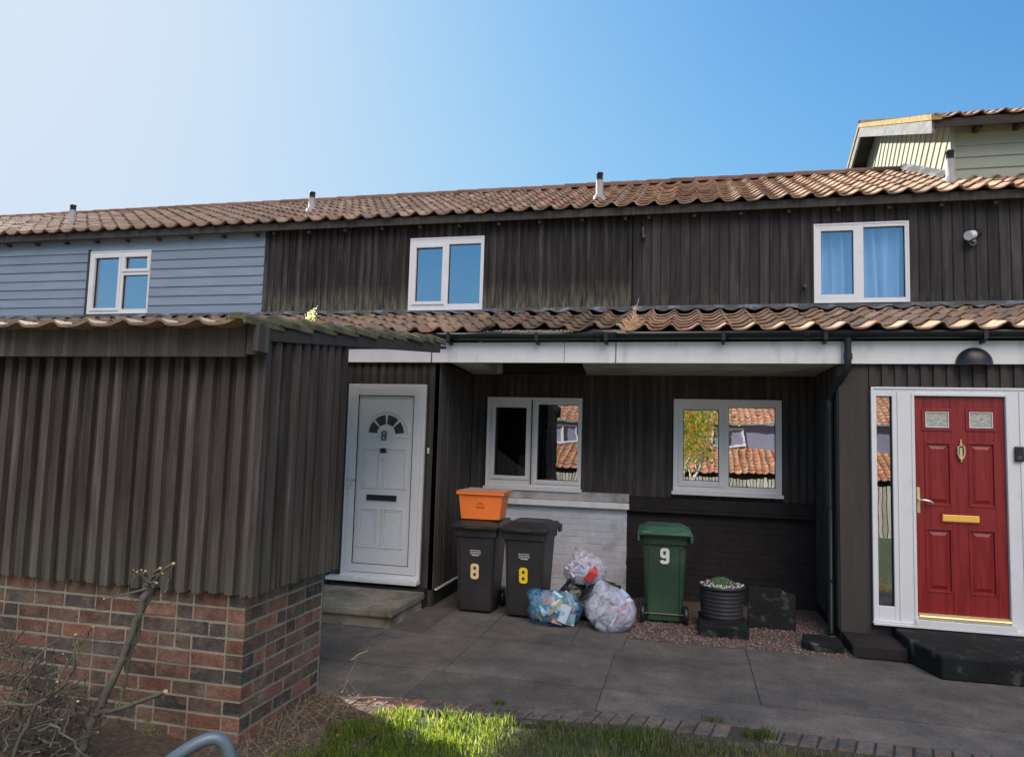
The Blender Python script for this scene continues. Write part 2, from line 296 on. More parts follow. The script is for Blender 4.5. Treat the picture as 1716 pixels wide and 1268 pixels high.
# plane frames: local (u, w, v): u along the wall, w depth (negative = towards the viewer side), v up
def T_front(Y): return Matrix.Translation((0, Y, 0))
def T_px(X): return Matrix(((0, -1, 0, X), (1, 0, 0, 0), (0, 0, 1, 0), (0, 0, 0, 1)))    # faces +X, u = Y
def T_nx(X): return Matrix(((0, 1, 0, X), (1, 0, 0, 0), (0, 0, 1, 0), (0, 0, 0, 1)))     # faces -X, u = Y
def boards_v(T, u0, u1, v0, v1, period, bw, depth, holes=(), top=None, jit=0.006, backing=0.06, ragged=0.0):
    """vertical board-on-board cladding: backing slab with proud boards"""
    mb = MB(T); rnd = random.Random(int(abs(u0*131+v0*17+u1*7)*10))
    for (a, b, c, d) in rects(u0, u1, v0, v1, holes): mb.box(a, b, 0, backing, c, d, tint=0.25)
    u = u0+0.004
    while u < u1-0.02:
        bwj = bw+rnd.uniform(-jit, jit); dj = depth*(1+rnd.uniform(-0.15, 0.15)); t = rnd.random()
        a, b = u, min(u+bwj, u1)
        for (p, q, c, d) in rects(a, b, v0, v1, holes):
            c2 = c-(rnd.uniform(0, ragged) if c <= v0+1e-4 else 0); d2 = d
            if top: d2 = min(d, top((p+q)/2))
            lean = rnd.uniform(-0.003, 0.003)
            mb.hexa([(p+lean, -dj, c2), (q+lean, -dj, c2), (q+lean, -0.0005, c2), (p+lean, -0.0005, c2)],
                    [(p, -dj, d2), (q, -dj, d2), (q, -0.0005, d2), (p, -0.0005, d2)], tint=t)
        u += period+rnd.uniform(-jit, jit)*0.5
    return mb
def boards_h(T, u0, u1, v0, v1, period, proud=0.018, holes=(), backing=0.05):
    mb = MB(T); rnd = random.Random(3)
    for (a, b, c, d) in rects(u0, u1, v0, v1, holes): mb.box(a, b, 0, backing, c, d, tint=0.3)
    v = v0
    while v < v1-0.01:
        t = rnd.random(); vt = min(v+period, v1)
        for (a, b, c, d) in rects(u0, u1, v, vt, holes):
            f0 = (c-v)/period; f1 = (d-v)/period
            y0 = -proud*(1-f0)-0.003; y1 = -proud*(1-f1)-0.003
            mb.hexa([(a, y0, c), (b, y0, c), (b, -0.0005, c), (a, -0.0005, c)], [(a, y1, d), (b, y1, d), (b, -0.0005, d), (a, -0.0005, d)], tint=t)
        v += period
    return mb
CLAY = [(0.46, 0.285, 0.18), (0.40, 0.255, 0.17), (0.50, 0.335, 0.21), (0.35, 0.24, 0.165), (0.44, 0.295, 0.19), (0.42, 0.24, 0.155)]
def pantiles(x0, x1, yA, zA, yB, zB, w=0.28, e=0.31, amp=0.026, seed=1, skip=None, pal=CLAY, dark=lambda x: 1.0, seg=10, over=0.045, T=None):
    """rows of S-shaped clay tiles on the plane rising from eave (yA,zA) to (yB,zB)"""
    mb = MB(T); rnd = random.Random(seed)
    L = math.hypot(yB-yA, zB-zA); sy, sz = (yB-yA)/L, (zB-zA)/L; ny, nz = -sz, sy
    if nz < 0: ny, nz = -ny, -nz
    nc = max(1, round(L/e)); e = L/nc; nt_ = max(1, round((x1-x0)/w)); w = (x1-x0)/nt_
    def H(t):
        # wide shallow pan, climbing gently to a narrow roll that drops steeply into the next tile
        def g(d): return math.exp(-(d/(0.26 if d < 0 else 0.115))**2)
        return amp*(-1.0+2.1*max(g(t-0.06), g(t-1.06), g(t+0.94)))
    def P(x, s, h): return (x, yA+sy*s+ny*h, zA+sz*s+nz*h)
    th = 0.018
    for j in range(nc):
        for i in range(nt_):
            if skip and skip(j, x0+(i+0.5)*w): continue
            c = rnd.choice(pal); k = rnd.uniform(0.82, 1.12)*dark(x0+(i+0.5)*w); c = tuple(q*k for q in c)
            dx = rnd.uniform(-0.004, 0.004); dh = rnd.uniform(-0.003, 0.007); ds = rnd.uniform(-0.018, 0.012)-(0.02 if rnd.random() < 0.03 else 0); tw = rnd.uniform(-0.014, 0.014)
            xs = [x0+(i+q/seg)*w for q in range(seg+1)]
            hs = [H(q/seg)+0.0 for q in range(seg+1)]
            sF = j*e+ds; sB = (j+1)*e+over if j < nc-1 else (j+1)*e
            F = [P(x+dx, sF+tw*(q/seg-0.5), h+0.037+dh) for q, (x, h) in enumerate(zip(xs, hs))]
            Bk = [P(x+dx*0.3, sB, h+0.004) for x, h in zip(xs, hs)]
            U = [P(x+dx, sF+tw*(q/seg-0.5), h+0.037+dh-th) for q, (x, h) in enumerate(zip(xs, hs))]
            n = seg+1
            mb.add(F+Bk, [(q, q+1, n+q+1, n+q) for q in range(seg)], smooth=True, col=c)
            mb.add(F+U, [(q, q+1, n+q+1, n+q) for q in range(seg)], smooth=True, col=tuple(v*0.9 for v in c))
            mb.add([F[-1], Bk[-1], U[-1], (Bk[-1][0], Bk[-1][1]-ny*th, Bk[-1][2]-nz*th)], [(0, 1, 3, 2)], col=c)
            if j == 0 or (skip and skip(j-1, x0+(i+0.5)*w)):
                Ub = [P(x, sB, h+0.004-th) for x, h in zip(xs, hs)]
                mb.add(U+Ub, [(q, q+1, n+q+1, n+q) for q in range(seg)], smooth=True, col=c)
    return mb
def text_mesh(mb_parent, name, txt, m, size, x, z, Y, sx=1.0, bold=0.0, depth=0.002, rx=90):
    c = bpy.data.curves.new(name+'_curve', 'FONT'); c.body = txt; c.size = size; c.align_x = 'CENTER'; c.align_y = 'CENTER'; c.offset = bold; c.extrude = depth; c.resolution_u = 6
    t = bpy.data.objects.new(name+'_tmp', c); sc.collection.objects.link(t)
    bpy.context.view_layer.update()
    me = bpy.data.meshes.new_from_object(t.evaluated_get(bpy.context.evaluated_depsgraph_get()))
    bpy.data.objects.remove(t); me.name = name
    me.transform(Matrix.Translation((x, Y, z)) @ Matrix.Rotation(rad(rx), 4, 'X') @ Matrix.Diagonal((sx, 1, 1, 1)))
    me.materials.clear(); me.materials.append(MT[m])
    o = bpy.data.objects.new(name, me); sc.collection.objects.link(o); o.parent = mb_parent
    return o

# ================================================================== setting
def gz(x, y):   # ground height: flat round the houses, falling away behind the camera
    return -2.5*min(1, max(0, (-y-2.0)/12.0))
mb = MB(); ys = [400, 60, 30, 14, -2, -5, -8, -11, -14, -60, -400]; xs = [-500, -60, -20, 0, 20, 60, 500]
vs = [(x, y, gz(x, y)-0.03) for y in ys for x in xs]; n = len(xs)
mb.add(vs, [(j*n+i, j*n+i+1, (j+1)*n+i+1, (j+1)*n+i) for j in range(len(ys)-1) for i in range(n-1)])
kind(mb.build('ground', 'turf'), 'structure')
# soil bed beside the outbuilding
mb = MB(); N = 46; vs = []
for j in range(N+1):
    for i in range(N+1):
        x = -6+i*(6-2.0)/N; x = -5.5+i*3.6/N; y = 2.2+j*2.86/N
        z = -0.02+0.035*noise.noise(Vector((x*3, y*3, 0)))+0.02*noise.noise(Vector((x*11, y*11, 3)))+0.02
        vs.append((x, y, z))
mb.add(vs, [(j*(N+1)+i, j*(N+1)+i+1, (j+1)*(N+1)+i+1, (j+1)*(N+1)+i) for j in range(N) for i in range(N)], smooth=True)
kind(mb.build('soil_bed', 'soil'), 'structure')
# path: joint bed + slabs with narrow gaps
mb = MB(); mb.box(-9, 6, 5.0, 8.05, -0.06, -0.0045); mb.box(-2.9, 1.6, 8.05, 9.4, -0.06, -0.0045); kind(mb.build('path_bed', 'joint'), 'structure')
mb = MB(); rnd = random.Random(11); g = 0.0035
def slab(x0, x1, y0, y1):
    h = rnd.uniform(-0.001, 0.002); t = rnd.random()
    mb.box(x0+g, x1-g, y0+(0.011 if y0 > 5.5 else g), y1-0.008, -0.05, h, tint=t)
x = -8.2
for wd in [0.9, 0.9, 0.9, 0.9, 0.9, 0.75, 0.95, 1.38]+[5.6]:       # outer row
    y0 = 5.125+0.125*max(0, min(1.85, x+2.36)) if x > -2.6 else 5.0
    slab(x, x+wd, min(5.40, y0+(0.0 if x < -2.6 else 0.03)), 5.85); x += wd
for (a, b) in ((-8.5, -7.6), (-7.6, -6.7), (-6.7, -5.8), (-5.8, -4.9), (-4.9, -3.9), (-3.9, -2.86), (-2.86, -1.93), (-1.93, -0.62), (-0.62, 0.55)):
    slab(a, b, 5.85, 6.92)
for (a, b) in ((-8.5, -7.3), (-7.3, -6.3), (-6.3, -5.3), (-5.3, -4.3), (-4.3, -3.4), (-3.4, -2.5), (-2.5, -1.93), (-1.93, -1.05), (-1.05, -0.56)):
    slab(a, b, 6.92, 7.98)
slab(0.55, 6.0, 5.85, 7.40); slab(-0.56, 0.55, 6.92, 7.40)
for (a, b) in ((-2.78, -1.93), (-1.93, -1.05), (-1.05, -0.56)): slab(a, b, 7.98, 9.3)
kind(mb.build('path', 'concrete', bevel=0.002), 'structure')
# brick edging of the path
mb = MB(); rnd = random.Random(5); x = -2.36; i = 0
while x < 3.2:
    yt = 5.125+0.125*min(1.85, x+2.36)
    if x > -0.5: yt = 5.375
    if not (0.25 < x < 0.55):
        k = rnd.uniform(0.75, 1.2); c = rnd.choice([(0.19, 0.11, 0.09), (0.16, 0.12, 0.11), (0.17, 0.13, 0.12), (0.24, 0.11, 0.085)] if x < -1.9 else [(0.105, 0.094, 0.086), (0.12, 0.108, 0.098), (0.095, 0.086, 0.08)])
        s = 0.045 if x < 0.5 else 0.06
        mb.hexa([(x-s, yt-0.215, -0.06), (x-s+0.098, yt-0.215+0.012, -0.06), (x+0.098, yt+0.012, -0.06), (x, yt, -0.06)],
                [(x-s, yt-0.215, 0.004), (x-s+0.098, yt-0.215+0.012, 0.004+rnd.uniform(-.003, .003)), (x+0.098, yt+0.012, 0.004), (x, yt, 0.004)], col=tuple(q*k for q in c))
    x += 0.112; i += 1
kind(mb.build('brick_edging', 'brick', bevel=0.004), 'structure')
# gravel strip
mb = MB(); rnd = random.Random(9)
mb.box(-0.56, 1.5, 7.40, 9.4, -0.07, 0.0, col=(0.10, 0.075, 0.065))
kind(mb.build('gravel_base', 'gravel'), 'structure')
mb = MB()
for k in range(5200):
    x = rnd.uniform(-0.56, 1.52); y = rnd.uniform(7.36, 8.75); r = rnd.uniform(0.006, 0.013)
    if rnd.random() < 0.25: y = rnd.uniform(7.36, 7.7)
    c = rnd.choice([(0.19, 0.11, 0.09), (0.13, 0.08, 0.07), (0.20, 0.14, 0.115), (0.09, 0.075, 0.07), (0.30, 0.24, 0.21), (0.15, 0.09, 0.08)])
    z = rnd.uniform(0.0, 0.012); pts = []
    for q in range(5):
        t = 2*math.pi*q/5+rnd.random(); pts.append((x+r*math.cos(t)*rnd.uniform(.7, 1.3), y+r*math.sin(t)*rnd.uniform(.7, 1.3), z))
    mb.add(pts+[(x+rnd.uniform(-.3, .3)*r, y+rnd.uniform(-.3, .3)*r, z+r*0.9)], [(q, (q+1) % 5, 5) for q in range(5)], col=c)
kind(mb.build('gravel', 'gravel', normals=False), 'stuff')
# grass
def blades(pts, name, hmin, hmax, cols, wid=0.006, seed=2):
    mb = MB(); rnd = random.Random(seed)
    for (x, y, hs, cf) in pts:
        h = rnd.uniform(hmin, hmax)*hs; a = rnd.uniform(0, 2*math.pi); bend = rnd.uniform(0.1, 0.75)*h; b = rnd.uniform(0, 2*math.pi)
        wx, wy = math.cos(a)*wid/2, math.sin(a)*wid/2; bx, by = math.cos(b)*bend, math.sin(b)*bend
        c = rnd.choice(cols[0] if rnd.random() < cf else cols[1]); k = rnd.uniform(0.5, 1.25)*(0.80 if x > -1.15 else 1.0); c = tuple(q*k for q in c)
        mb.add([(x-wx, y-wy, 0), (x+wx, y+wy, 0), (x+wx*.8+bx*.35, y+wy*.8+by*.35, h*.6), (x-wx*.8+bx*.35, y-wy*.8+by*.35, h*.6), (x+bx, y+by, h*0.95)], [(0, 1, 2, 3), (3, 2, 4)], col=c)
    return mb.build(name, 'grass', normals=False)
GR = [[(0.090, 0.140, 0.014), (0.13, 0.17, 0.016), (0.050, 0.080, 0.014), (0.16, 0.18, 0.025)], [(0.22, 0.19, 0.10), (0.16, 0.15, 0.075), (0.10, 0.12, 0.05), (0.26, 0.22, 0.13)]]
rnd = random.Random(21); pts = []
while len(pts) < 42000:
    x = rnd.uniform(-2.35, 2.8); y = rnd.uniform(3.2, 5.42)
    edge = 4.86+0.12*(x+2.1) if x < 0.0 else 5.11-0.04*x
    edge += 0.05*noise.noise(Vector((x*3, 0, 5)))+0.03*noise.noise(Vector((x*11, 0, 1)))
    if y > edge: continue
    left = -2.12+0.10*noise.noise(Vector((y*3, 2, 0)))
    if y < 4.8: left -= 0.2*(4.8-y)
    if x < left+abs(rnd.gauss(0, 0.08)): continue
    d = noise.noise(Vector((x*1.6, y*1.6, 0)))
    cf = 0.94 if x < -1.15 else max(0.08, 0.72-0.5*(x+1.15)+0.7*d)
    if rnd.random() > 0.62+0.9*noise.noise(Vector((x*5, y*5, 9))): continue
    pts.append((x, y, 0.95+0.5*d+0.6*noise.noise(Vector((x*4, y*4, 4)))+(0.2 if x < -1.1 else -0.15), cf))
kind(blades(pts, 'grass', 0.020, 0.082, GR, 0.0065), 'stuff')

# ================================================================== bricks
PAL = [(0.19, 0.090, 0.058), (0.22, 0.098, 0.064), (0.125, 0.074, 0.052), (0.066, 0.055, 0.050), (0.080, 0.066, 0.056), (0.15, 0.10, 0.066), (0.27, 0.13, 0.085), (0.13, 0.080, 0.055), (0.165, 0.084, 0.058), (0.10, 0.068, 0.052)]
def bricks(mb, mo, T, u0, u1, v0, nrow, seed, pal=PAL, lay=0.077, bl=0.225, depth=0.05, flemish=False, bh=0.063, corner=None):
    """corner: 'hi' or 'lo' = end of the wall the courses are set out from; odd rows start there with a header"""
    mb.T = T; mo.T = T; rnd = random.Random(seed)
    mo.box(u0+0.001, u1-0.001, 0, depth, v0, v0+nrow*lay)
    for r in range(nrow):
        p = 0.0; first = True; span = u1-u0
        while p < span-0.01:
            L = bl
            if first and ((r % 2) == (0 if corner == 'lo' else 1)): L = bl/2
            elif flemish and rnd.random() < 0.25: L = bl/2
            a, b = p+(0.0 if first else 0.008), min(p+L-0.008, span)
            if first: a = -0.005
            first = False
            if b-a > 0.02:
                if corner == 'hi': A, B = u1-b, u1-a
                else: A, B = u0+a, u0+b
                c = rnd.choice(pal); k = rnd.uniform(0.75, 1.25); c = tuple(q*k for q in c)
                z0 = v0+r*lay+0.007+rnd.uniform(-.002, .002); dp = 0.005+rnd.uniform(-.0015, .0015)
                j = lambda q=.003: rnd.uniform(-q, q)
                z1 = z0+bh
                mb.hexa([(A+j(), -dp+j(.0015), z0+j()), (B+j(), -dp+j(.0015), z0+j()), (B, -0.0002, z0), (A, -0.0002, z0)], [(A+j(), -dp+j(.0015), z1+j()), (B+j(), -dp+j(.0015), z1+j()), (B, -0.0002, z1), (A, -0.0002, z1)], col=c, tint=rnd.random())
            p += L
    mb.T = mo.T = None

# ================================================================== outbuilding (left)
SO = (-3.9, 4.7, 0)
shed = thing('outbuilding', 'dark timber clad outbuilding on a red brick base with tiled lean-to roof, at left', 'outbuilding', SO)
mb = MB(); mo = MB()
SX0, SX1, SY0, SY1 = -5.25, -2.655, 4.12, 5.12
bricks(mb, mo, T_front(SY0), SX0, SX1, -0.12, 11, 31, flemish=True, corner='hi', lay=0.093, bh=0.074, bl=0.245)
bricks(mb, mo, T_px(SX1), SY0, SY1, -0.12, 11, 32, flemish=True, corner='lo', lay=0.093, bh=0.074, bl=0.245)
mb.build('brick_base', 'brick', shed, SO, bevel=0.003)
mo.T = None; mo.box(SX0, SX1-0.05, SY0+0.05, SY1, -0.06, 0.9)
mo.build('mortar', 'mortar', shed.children[0], SO)
rz = lambda y: 2.560+0.107*(y-3.8)      # roof plane of outbuilding
t1 = boards_v(T_front(4.085), SX0, -2.615, 0.905, 2.44, 0.113, 0.058, 0.042, ragged=0.012, jit=0.003)
t1.build('front_cladding', 'shed', shed, SO)
t2 = boards_v(T_px(-2.60), 4.05, 5.18, 0.905, 2.60, 0.120, 0.062, 0.032, jit=0.004, top=lambda u: rz(u)-0.10, ragged=0.02)
t2.build('side_cladding', 'shed', shed, SO)
mb = MB(); mb.box(SX0, -2.64, 3.93, 3.965, 2.36, 2.585, tint=0.6); mb.box(-2.636, -2.545, 3.935, 3.985, 2.375, 2.57, tint=0.55); mb.box(-2.57, -2.53, 3.90, 4.02, 2.39, 2.56, tint=0.7)
mb.box(SX0, -2.66, 3.966, 4.08, 2.44, 2.47); mb.build('fascia', 'shed', shed, SO, bevel=0.003)
mb = MB()
mb.hexa([(-2.59, 4.03, rz(4.03)-0.115), (-2.555, 4.03, rz(4.03)-0.115), (-2.555, 7.30, rz(7.30)-0.135), (-2.59, 7.30, rz(7.30)-0.135)],
        [(-2.59, 4.03, rz(4.03)-0.035), (-2.555, 4.03, rz(4.03)-0.035), (-2.555, 7.30, rz(7.30)-0.035), (-2.59, 7.30, rz(7.30)-0.035)], tint=0.25)
mb.build('bargeboard', 'brown_post', shed, SO, bevel=0.003)
t = pantiles(-5.3, -2.62, 3.80, rz(3.80)-0.03, 5.30, rz(5.30)-0.03, w=0.27, e=0.36, amp=0.016, seed=4, dark=lambda x: 0.75)
t.build('roof', 'tile', shed, SO, normals=False)
t = pantiles(-4.86, -2.62, 5.30, rz(5.30)-0.03, 7.62, rz(7.62)-0.03, w=0.27, e=0.36, amp=0.016, seed=5, dark=lambda x: 0.75)
t.build('roof', 'tile', shed, SO, normals=False)
mb = MB(); rnd = random.Random(3); y = 3.78                      # overlapping mossy verge tiles
while y < 7.2:
    d = 0.44; z = rz(y)
    j = rnd.uniform(-0.01, 0.01)
    A = [(-2.66, 0.018), (-2.62, 0.034), (-2.575, 0.034), (-2.545+j, 0.010), (-2.54+j, -0.030), (-2.552+j, -0.038), (-2.565+j, -0.010), (-2.66, -0.005)]
    vs = [(x, y, z+h+0.02) for x, h in A]+[(x, y+d, z+0.107*d+h-0.018) for x, h in A]; n = len(A)
    mb.add(vs, [(i, (i+1) % n, (i+1) % n+n, i+n) for i in range(n)]+[tuple(range(n)), tuple(range(2*n-1, n-1, -1))])
    y += 0.36
mb.build('verge_tiles', 'moss_tile', shed, SO, bevel=0.004)
mb = MB(); mb.box(SX0, SX0+0.05, 4.12, SY1, 0.0, 2.5, tint=0.4); mb.box(SX0+0.05, -2.68, SY1, SY1+0.06, 0.0, 2.58, tint=0.4); mb.build('rear_wall', 'shed', shed, SO)
mb = MB()
mb.prism([(-5.25, 4.0, rz(4.0)-0.09), (-2.60, 4.0, rz(4.0)-0.09), (-2.60, 5.30, rz(5.3)-0.09), (-5.25, 5.30, rz(5.3)-0.09)], (0, 0, 0.03))
mb.prism([(-4.86, 5.30, rz(5.3)-0.09), (-2.60, 5.30, rz(5.3)-0.09), (-2.60, 7.62, rz(7.62)-0.09), (-4.86, 7.62, rz(7.62)-0.09)], (0, 0, 0.03))
mb.build('roof_deck', 'rafter', shed, SO)

# ================================================================== windows and doors
def window(house, ori, Y, x0, x1, z0, z1, panes, fr=0.055, sill=True, room=True, label=None, glass=None, sashes=(), deep=1.2, sillx=0.03, trim=True):
    """frame mesh with pane holes; children sash, pane, sill, room"""
    mb = MB()
    for (a, b, c, d) in rects(x0, x1, z0, z1, [p[:4] for p in panes]): mb.box(a, b, Y-0.028, Y+0.055, c, d)
    if trim: mb.ring(x0-0.004, x1+0.004, z0-0.004, z1+0.004, 0.022, Y-0.036, Y-0.0285)
    o = mb.build('window', 'white', house, ori, bevel=0.003)
    if label: o['label'] = label
    for i, p in enumerate(panes):
        a, b, c, d, g = p
        q = MB(); q.add([(a-.004, Y+0.012, c-.004), (b+.004, Y+0.012, c-.004), (b+.004, Y+0.012, d+.004), (a-.004, Y+0.012, d+.004)], [(0, 1, 2, 3)])
        q.add([(a-.004, Y+0.018, c-.004), (b+.004, Y+0.018, c-.004), (b+.004, Y+0.018, d+.004), (a-.004, Y+0.018, d+.004)], [(3, 2, 1, 0)])
        q.build('pane', g, o, ori, normals=False)
        k = MB(); k.ring(a-0.001, b+0.001, c-0.001, d+0.001, 0.007, Y-0.004, Y+0.0115); k.build('gasket', 'dark_line', o, ori)
        if i in sashes:
            s = MB(); s.ring(a-0.048, b+0.048, c-0.048, d+0.048, 0.047, Y-0.046, Y-0.0285); s.build('sash', 'white', o, ori, bevel=0.004)
    if sill:
        s = MB(); s.box(x0-sillx, x1+sillx, Y-0.085, Y+0.02, z0-0.045, z0-0.005); s.build('sill', 'white', o, ori, bevel=0.004)
    if room:
        r = MB(); e = 0.25
        X0, X1, Z0, Z1, Y0, Y1 = x0+0.002, x1-0.002, z0+0.002, z1-0.002, Y+0.058, Y+deep
        r.add([(X0, Y0, Z0), (X1, Y0, Z0), (X1, Y0, Z1), (X0, Y0, Z1), (X0, Y1, Z0), (X1, Y1, Z0), (X1, Y1, Z1), (X0, Y1, Z1)],
              [(4, 5, 6, 7), (0, 1, 5, 4), (1, 2, 6, 5), (2, 3, 7, 6), (3, 0, 4, 7)])
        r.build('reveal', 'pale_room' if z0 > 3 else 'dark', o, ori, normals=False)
    return o

# ================================================================== houses
UZ0, UZ1 = 3.755, 5.06         # upper wall
UY = 10.0
def lowz(y): return 3.10+0.262*(y-7.76)
EY, EZ, RY, RZ = 9.78, 5.125, 13.2, 6.62
def upper_roof(house, o, x0, x1, seed, dark=lambda x: 1.0):
    t = pantiles(x0, x1, EY, EZ, RY, RZ, w=0.285, e=0.32, amp=0.029, seed=seed, dark=dark); t.build('roof', 'tile', house, o, normals=False)
    mb = MB(); rnd = random.Random(seed); x = x0
    while x < x1-0.01:                     # ridge tiles
        b = min(x+0.42, x1); k = rnd.uniform(0.6, 0.95); c = tuple(q*k for q in (0.26, 0.16, 0.12)); n = 8; vs = []
        dz = rnd.uniform(-.004, .006)
        for (xx, r) in ((x, 0.115), (b, 0.105)):
            for i in range(n+1):
                t_ = math.pi*i/n; vs.append((xx, RY+math.cos(t_)*r*1.15, RZ-0.02+math.sin(t_)*r+dz))
        mb.add(vs, [(i, i+1, n+2+i, n+1+i) for i in range(n)]+[tuple(range(n+1))], smooth=False, col=c); x = b
    mb.build('ridge_tiles', 'ridge', house, o, normals=False)
    mb = MB(); mb.prism([(x0, EY+0.085, EZ-0.03), (x0, RY, RZ-0.05), (x0, 2*RY-EY, EZ-0.03), (x0, 2*RY-EY, EZ-0.10), (x0, RY, RZ-0.16), (x0, EY+0.085, EZ-0.10)], (x1-x0, 0, 0)); mb.build('roof_deck', 'rafter', house, o)
    mb = MB(); mb.box(x0, x1, EY+0.055, EY+0.08, EZ-0.115, EZ-0.002, tint=0.5); mb.build('eaves_board', 'black_low', house, o, bevel=0.003)
    x = x0+0.2
    while x < x1:
        mb = MB(); mb.box(x, x+0.045, EY+0.09, UY-0.03, EZ-0.165, EZ-0.125); mb.build('rafter_end', 'rafter', house, o); x += 0.6
def low_roof(house, o, x0, x1, seed, skip=None, dark=lambda x: 1.0):
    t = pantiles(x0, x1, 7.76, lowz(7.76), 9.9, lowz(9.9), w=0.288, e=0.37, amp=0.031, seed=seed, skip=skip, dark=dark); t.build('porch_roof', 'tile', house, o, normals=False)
    mb = MB(); mb.prism([(x0, 7.84, lowz(7.84)-0.03), (x0, 9.99, lowz(9.99)-0.03), (x0, 9.99, lowz(9.99)-0.10), (x0, 7.84, lowz(7.84)-0.06)], (x1-x0, 0, 0)); mb.build('porch_roof_deck', 'wall_dark', house, o)
    # lead flashing dressed over the top course
    mb = MB(); n = int((x1-x0)/0.05); vs = []
    for i in range(n+1):
        x = x0+(x1-x0)*i/n; wv = 0.020*math.cos(2*math.pi*(x-x0)/0.288); j = 0.02*noise.noise(Vector((x*2.3, seed, 0)))
        vs += [(x, 9.985, UZ0+0.02), (x, 9.95, UZ0-0.035+wv*0.3), (x, 9.72+j, lowz(9.72+j)+0.055+wv)]
    mb.add(vs, [(3*i+k, 3*i+3+k, 3*i+4+k, 3*i+1+k) for i in range(n) for k in (0, 1)], smooth=True); mb.build('flashing', 'lead', house, o, normals=False)
def fluepipe(house, o, x, y, h, r=0.055):
    z = EZ+(RZ-EZ)/(RY-EY)*(y-EY)
    mb = MB(); mb.lathe([(r*1.9, -0.1), (r*1.7, 0.05), (r, 0.09), (r, h*0.72)], c=(x, y, z)); f = mb.build('flue_pipe', 'flue', house, o)
    mb = MB(); mb.lathe([(r*0.86, h*0.72), (r*0.86, h*0.95), (r*1.0, h*0.95), (r*0.9, h), (0.001, h*1.01)], c=(x, y, z)); mb.build('flue_cap', 'black_plastic', f, o)
def core(house, o, x0, x1, y0=10.06):
    mb = MB(); mb.box(x0+0.005, x1-0.005, 16.4-0.05, 16.4, 0, 5.0); mb.build('rear_wall', 'wall_dark', house, o)
    mb = MB(); mb.box(x0+.005, x1-.005, y0+0.0, y0+0.03, 0.0, 3.6); mb.build('inner_wall', 'wall_dark', house, o)

# ---- blue grey house (left)
O7 = (-10, 10, 0)
h7 = thing('terraced_house', 'blue grey weatherboarded terraced house at left end, half hidden by the outbuilding', 'house', O7, 'houses of the near terrace')
W1 = (-9.70, -8.53, 3.775, 4.82)
boards_h(T_front(UY), -17, -6.46, UZ0, UZ1, 0.150, holes=[W1]).build('upper_wall', 'grey_board', h7, O7)
upper_roof(h7, O7, -17, -6.47, 51, lambda x: 0.8)
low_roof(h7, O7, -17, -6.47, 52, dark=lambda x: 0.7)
window(h7, O7, UY, *W1, [(-9.60, -9.13, 3.87, 4.71, G_up), (-9.01, -8.58, 4.515, 4.71, G_up), (-9.04, -8.56, 3.85, 4.41, G_up)], sashes=(0, 1), sill=False)
mb = MB(); mb.box(-9.76, -9.705, UY-0.03, UY, 3.76, 4.86); mb.build('window_trim', 'brown_post', h7, O7)
fluepipe(h7, O7, -11.39, 11.2, 0.36, 0.06)
boards_v(T_front(8.0), -17, -6.47, 0, 2.77, 0.11, 0.06, 0.02).build('ground_wall', 'black_low', h7, O7)
mb = MB(); mb.box(-17, -6.47, 7.93, 7.965, 2.765, 2.99); mb.build('fascia', 'white_paint', h7, O7)
core(h7, O7, -17, -6.46)

# ---- house 8 (middle)
O8 = (-3.6, 9, 0)
h8 = thing('terraced_house', 'black timber terraced house with the white front door, right of the grey house', 'house', O8, 'houses of the near terrace')
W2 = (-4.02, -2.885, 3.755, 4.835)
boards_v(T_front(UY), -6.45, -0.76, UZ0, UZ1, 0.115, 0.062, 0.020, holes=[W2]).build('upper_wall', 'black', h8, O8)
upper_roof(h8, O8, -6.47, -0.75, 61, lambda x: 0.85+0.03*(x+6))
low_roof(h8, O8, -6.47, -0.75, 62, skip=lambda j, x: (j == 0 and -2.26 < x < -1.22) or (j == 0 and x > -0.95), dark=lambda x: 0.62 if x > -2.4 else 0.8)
window(h8, O8, UY-0.0, *W2, [(-3.92, -3.51, 3.885, 4.69, G_up), (-3.415, -2.93, 3.845, 4.73, G_up)], sashes=(0,), sill=False)
fluepipe(h8, O8, -6.25, 10.98, 0.36, 0.055); fluepipe(h8, O8, -1.32, 10.76, 0.42, 0.055)
D8 = (-3.915, -2.945, 0.235, 2.51)
boards_v(T_front(8.0), -6.47, -2.80, 0.0, 2.77, 0.105, 0.058, 0.016, holes=[D8]).build('ground_wall', 'black_low', h8, O8)
boards_v(T_px(-2.80), 8.0, 9.34, 0.18, 2.77, 0.105, 0.060, 0.014).build('porch_side_wall', 'black_low', h8, O8)
mb = MB(); mb.box(-2.86, -2.80, 8.06, 9.34, 0, 0.175); mb.build('side_plinth', 'black_paint', h8, O8)
mb = MB(); mb.box(-2.797, -2.765, 8.07, 8.95, 0.165, 0.182); mb.build('drip_strip', 'white_paint', h8, O8)
W8 = (-2.575, -1.32, 1.300, 2.455)
boards_v(T_front(9.40), -2.80, -0.725, 1.26, 2.78, 0.098, 0.055, 0.014, holes=[W8]).build('window_wall', 'black_low', h8, O8)
mb = MB(); mo = MB(); bricks(mb, mo, T_front(9.36), -2.80, -0.725, 0.0, 14, 44, pal=[(0.6, 0.6, 0.6)], bh=0.068)
bw = mb.build('white_wall', 'white_brick', h8, O8, bevel=0.006); mo.build('mortar', 'white_brick', bw, O8)
mb = MB(); mb.box(-2.80, -0.70, 9.30, 9.40, 1.155, 1.262); mb.build('coping', 'coping', h8, O8, bevel=0.006)
mb = MB(); mb.box(-2.80, -0.695, 9.275, 9.36, 1.075, 1.150); mb.build('coping_lip', 'white_paint', h8, O8, bevel=0.004)
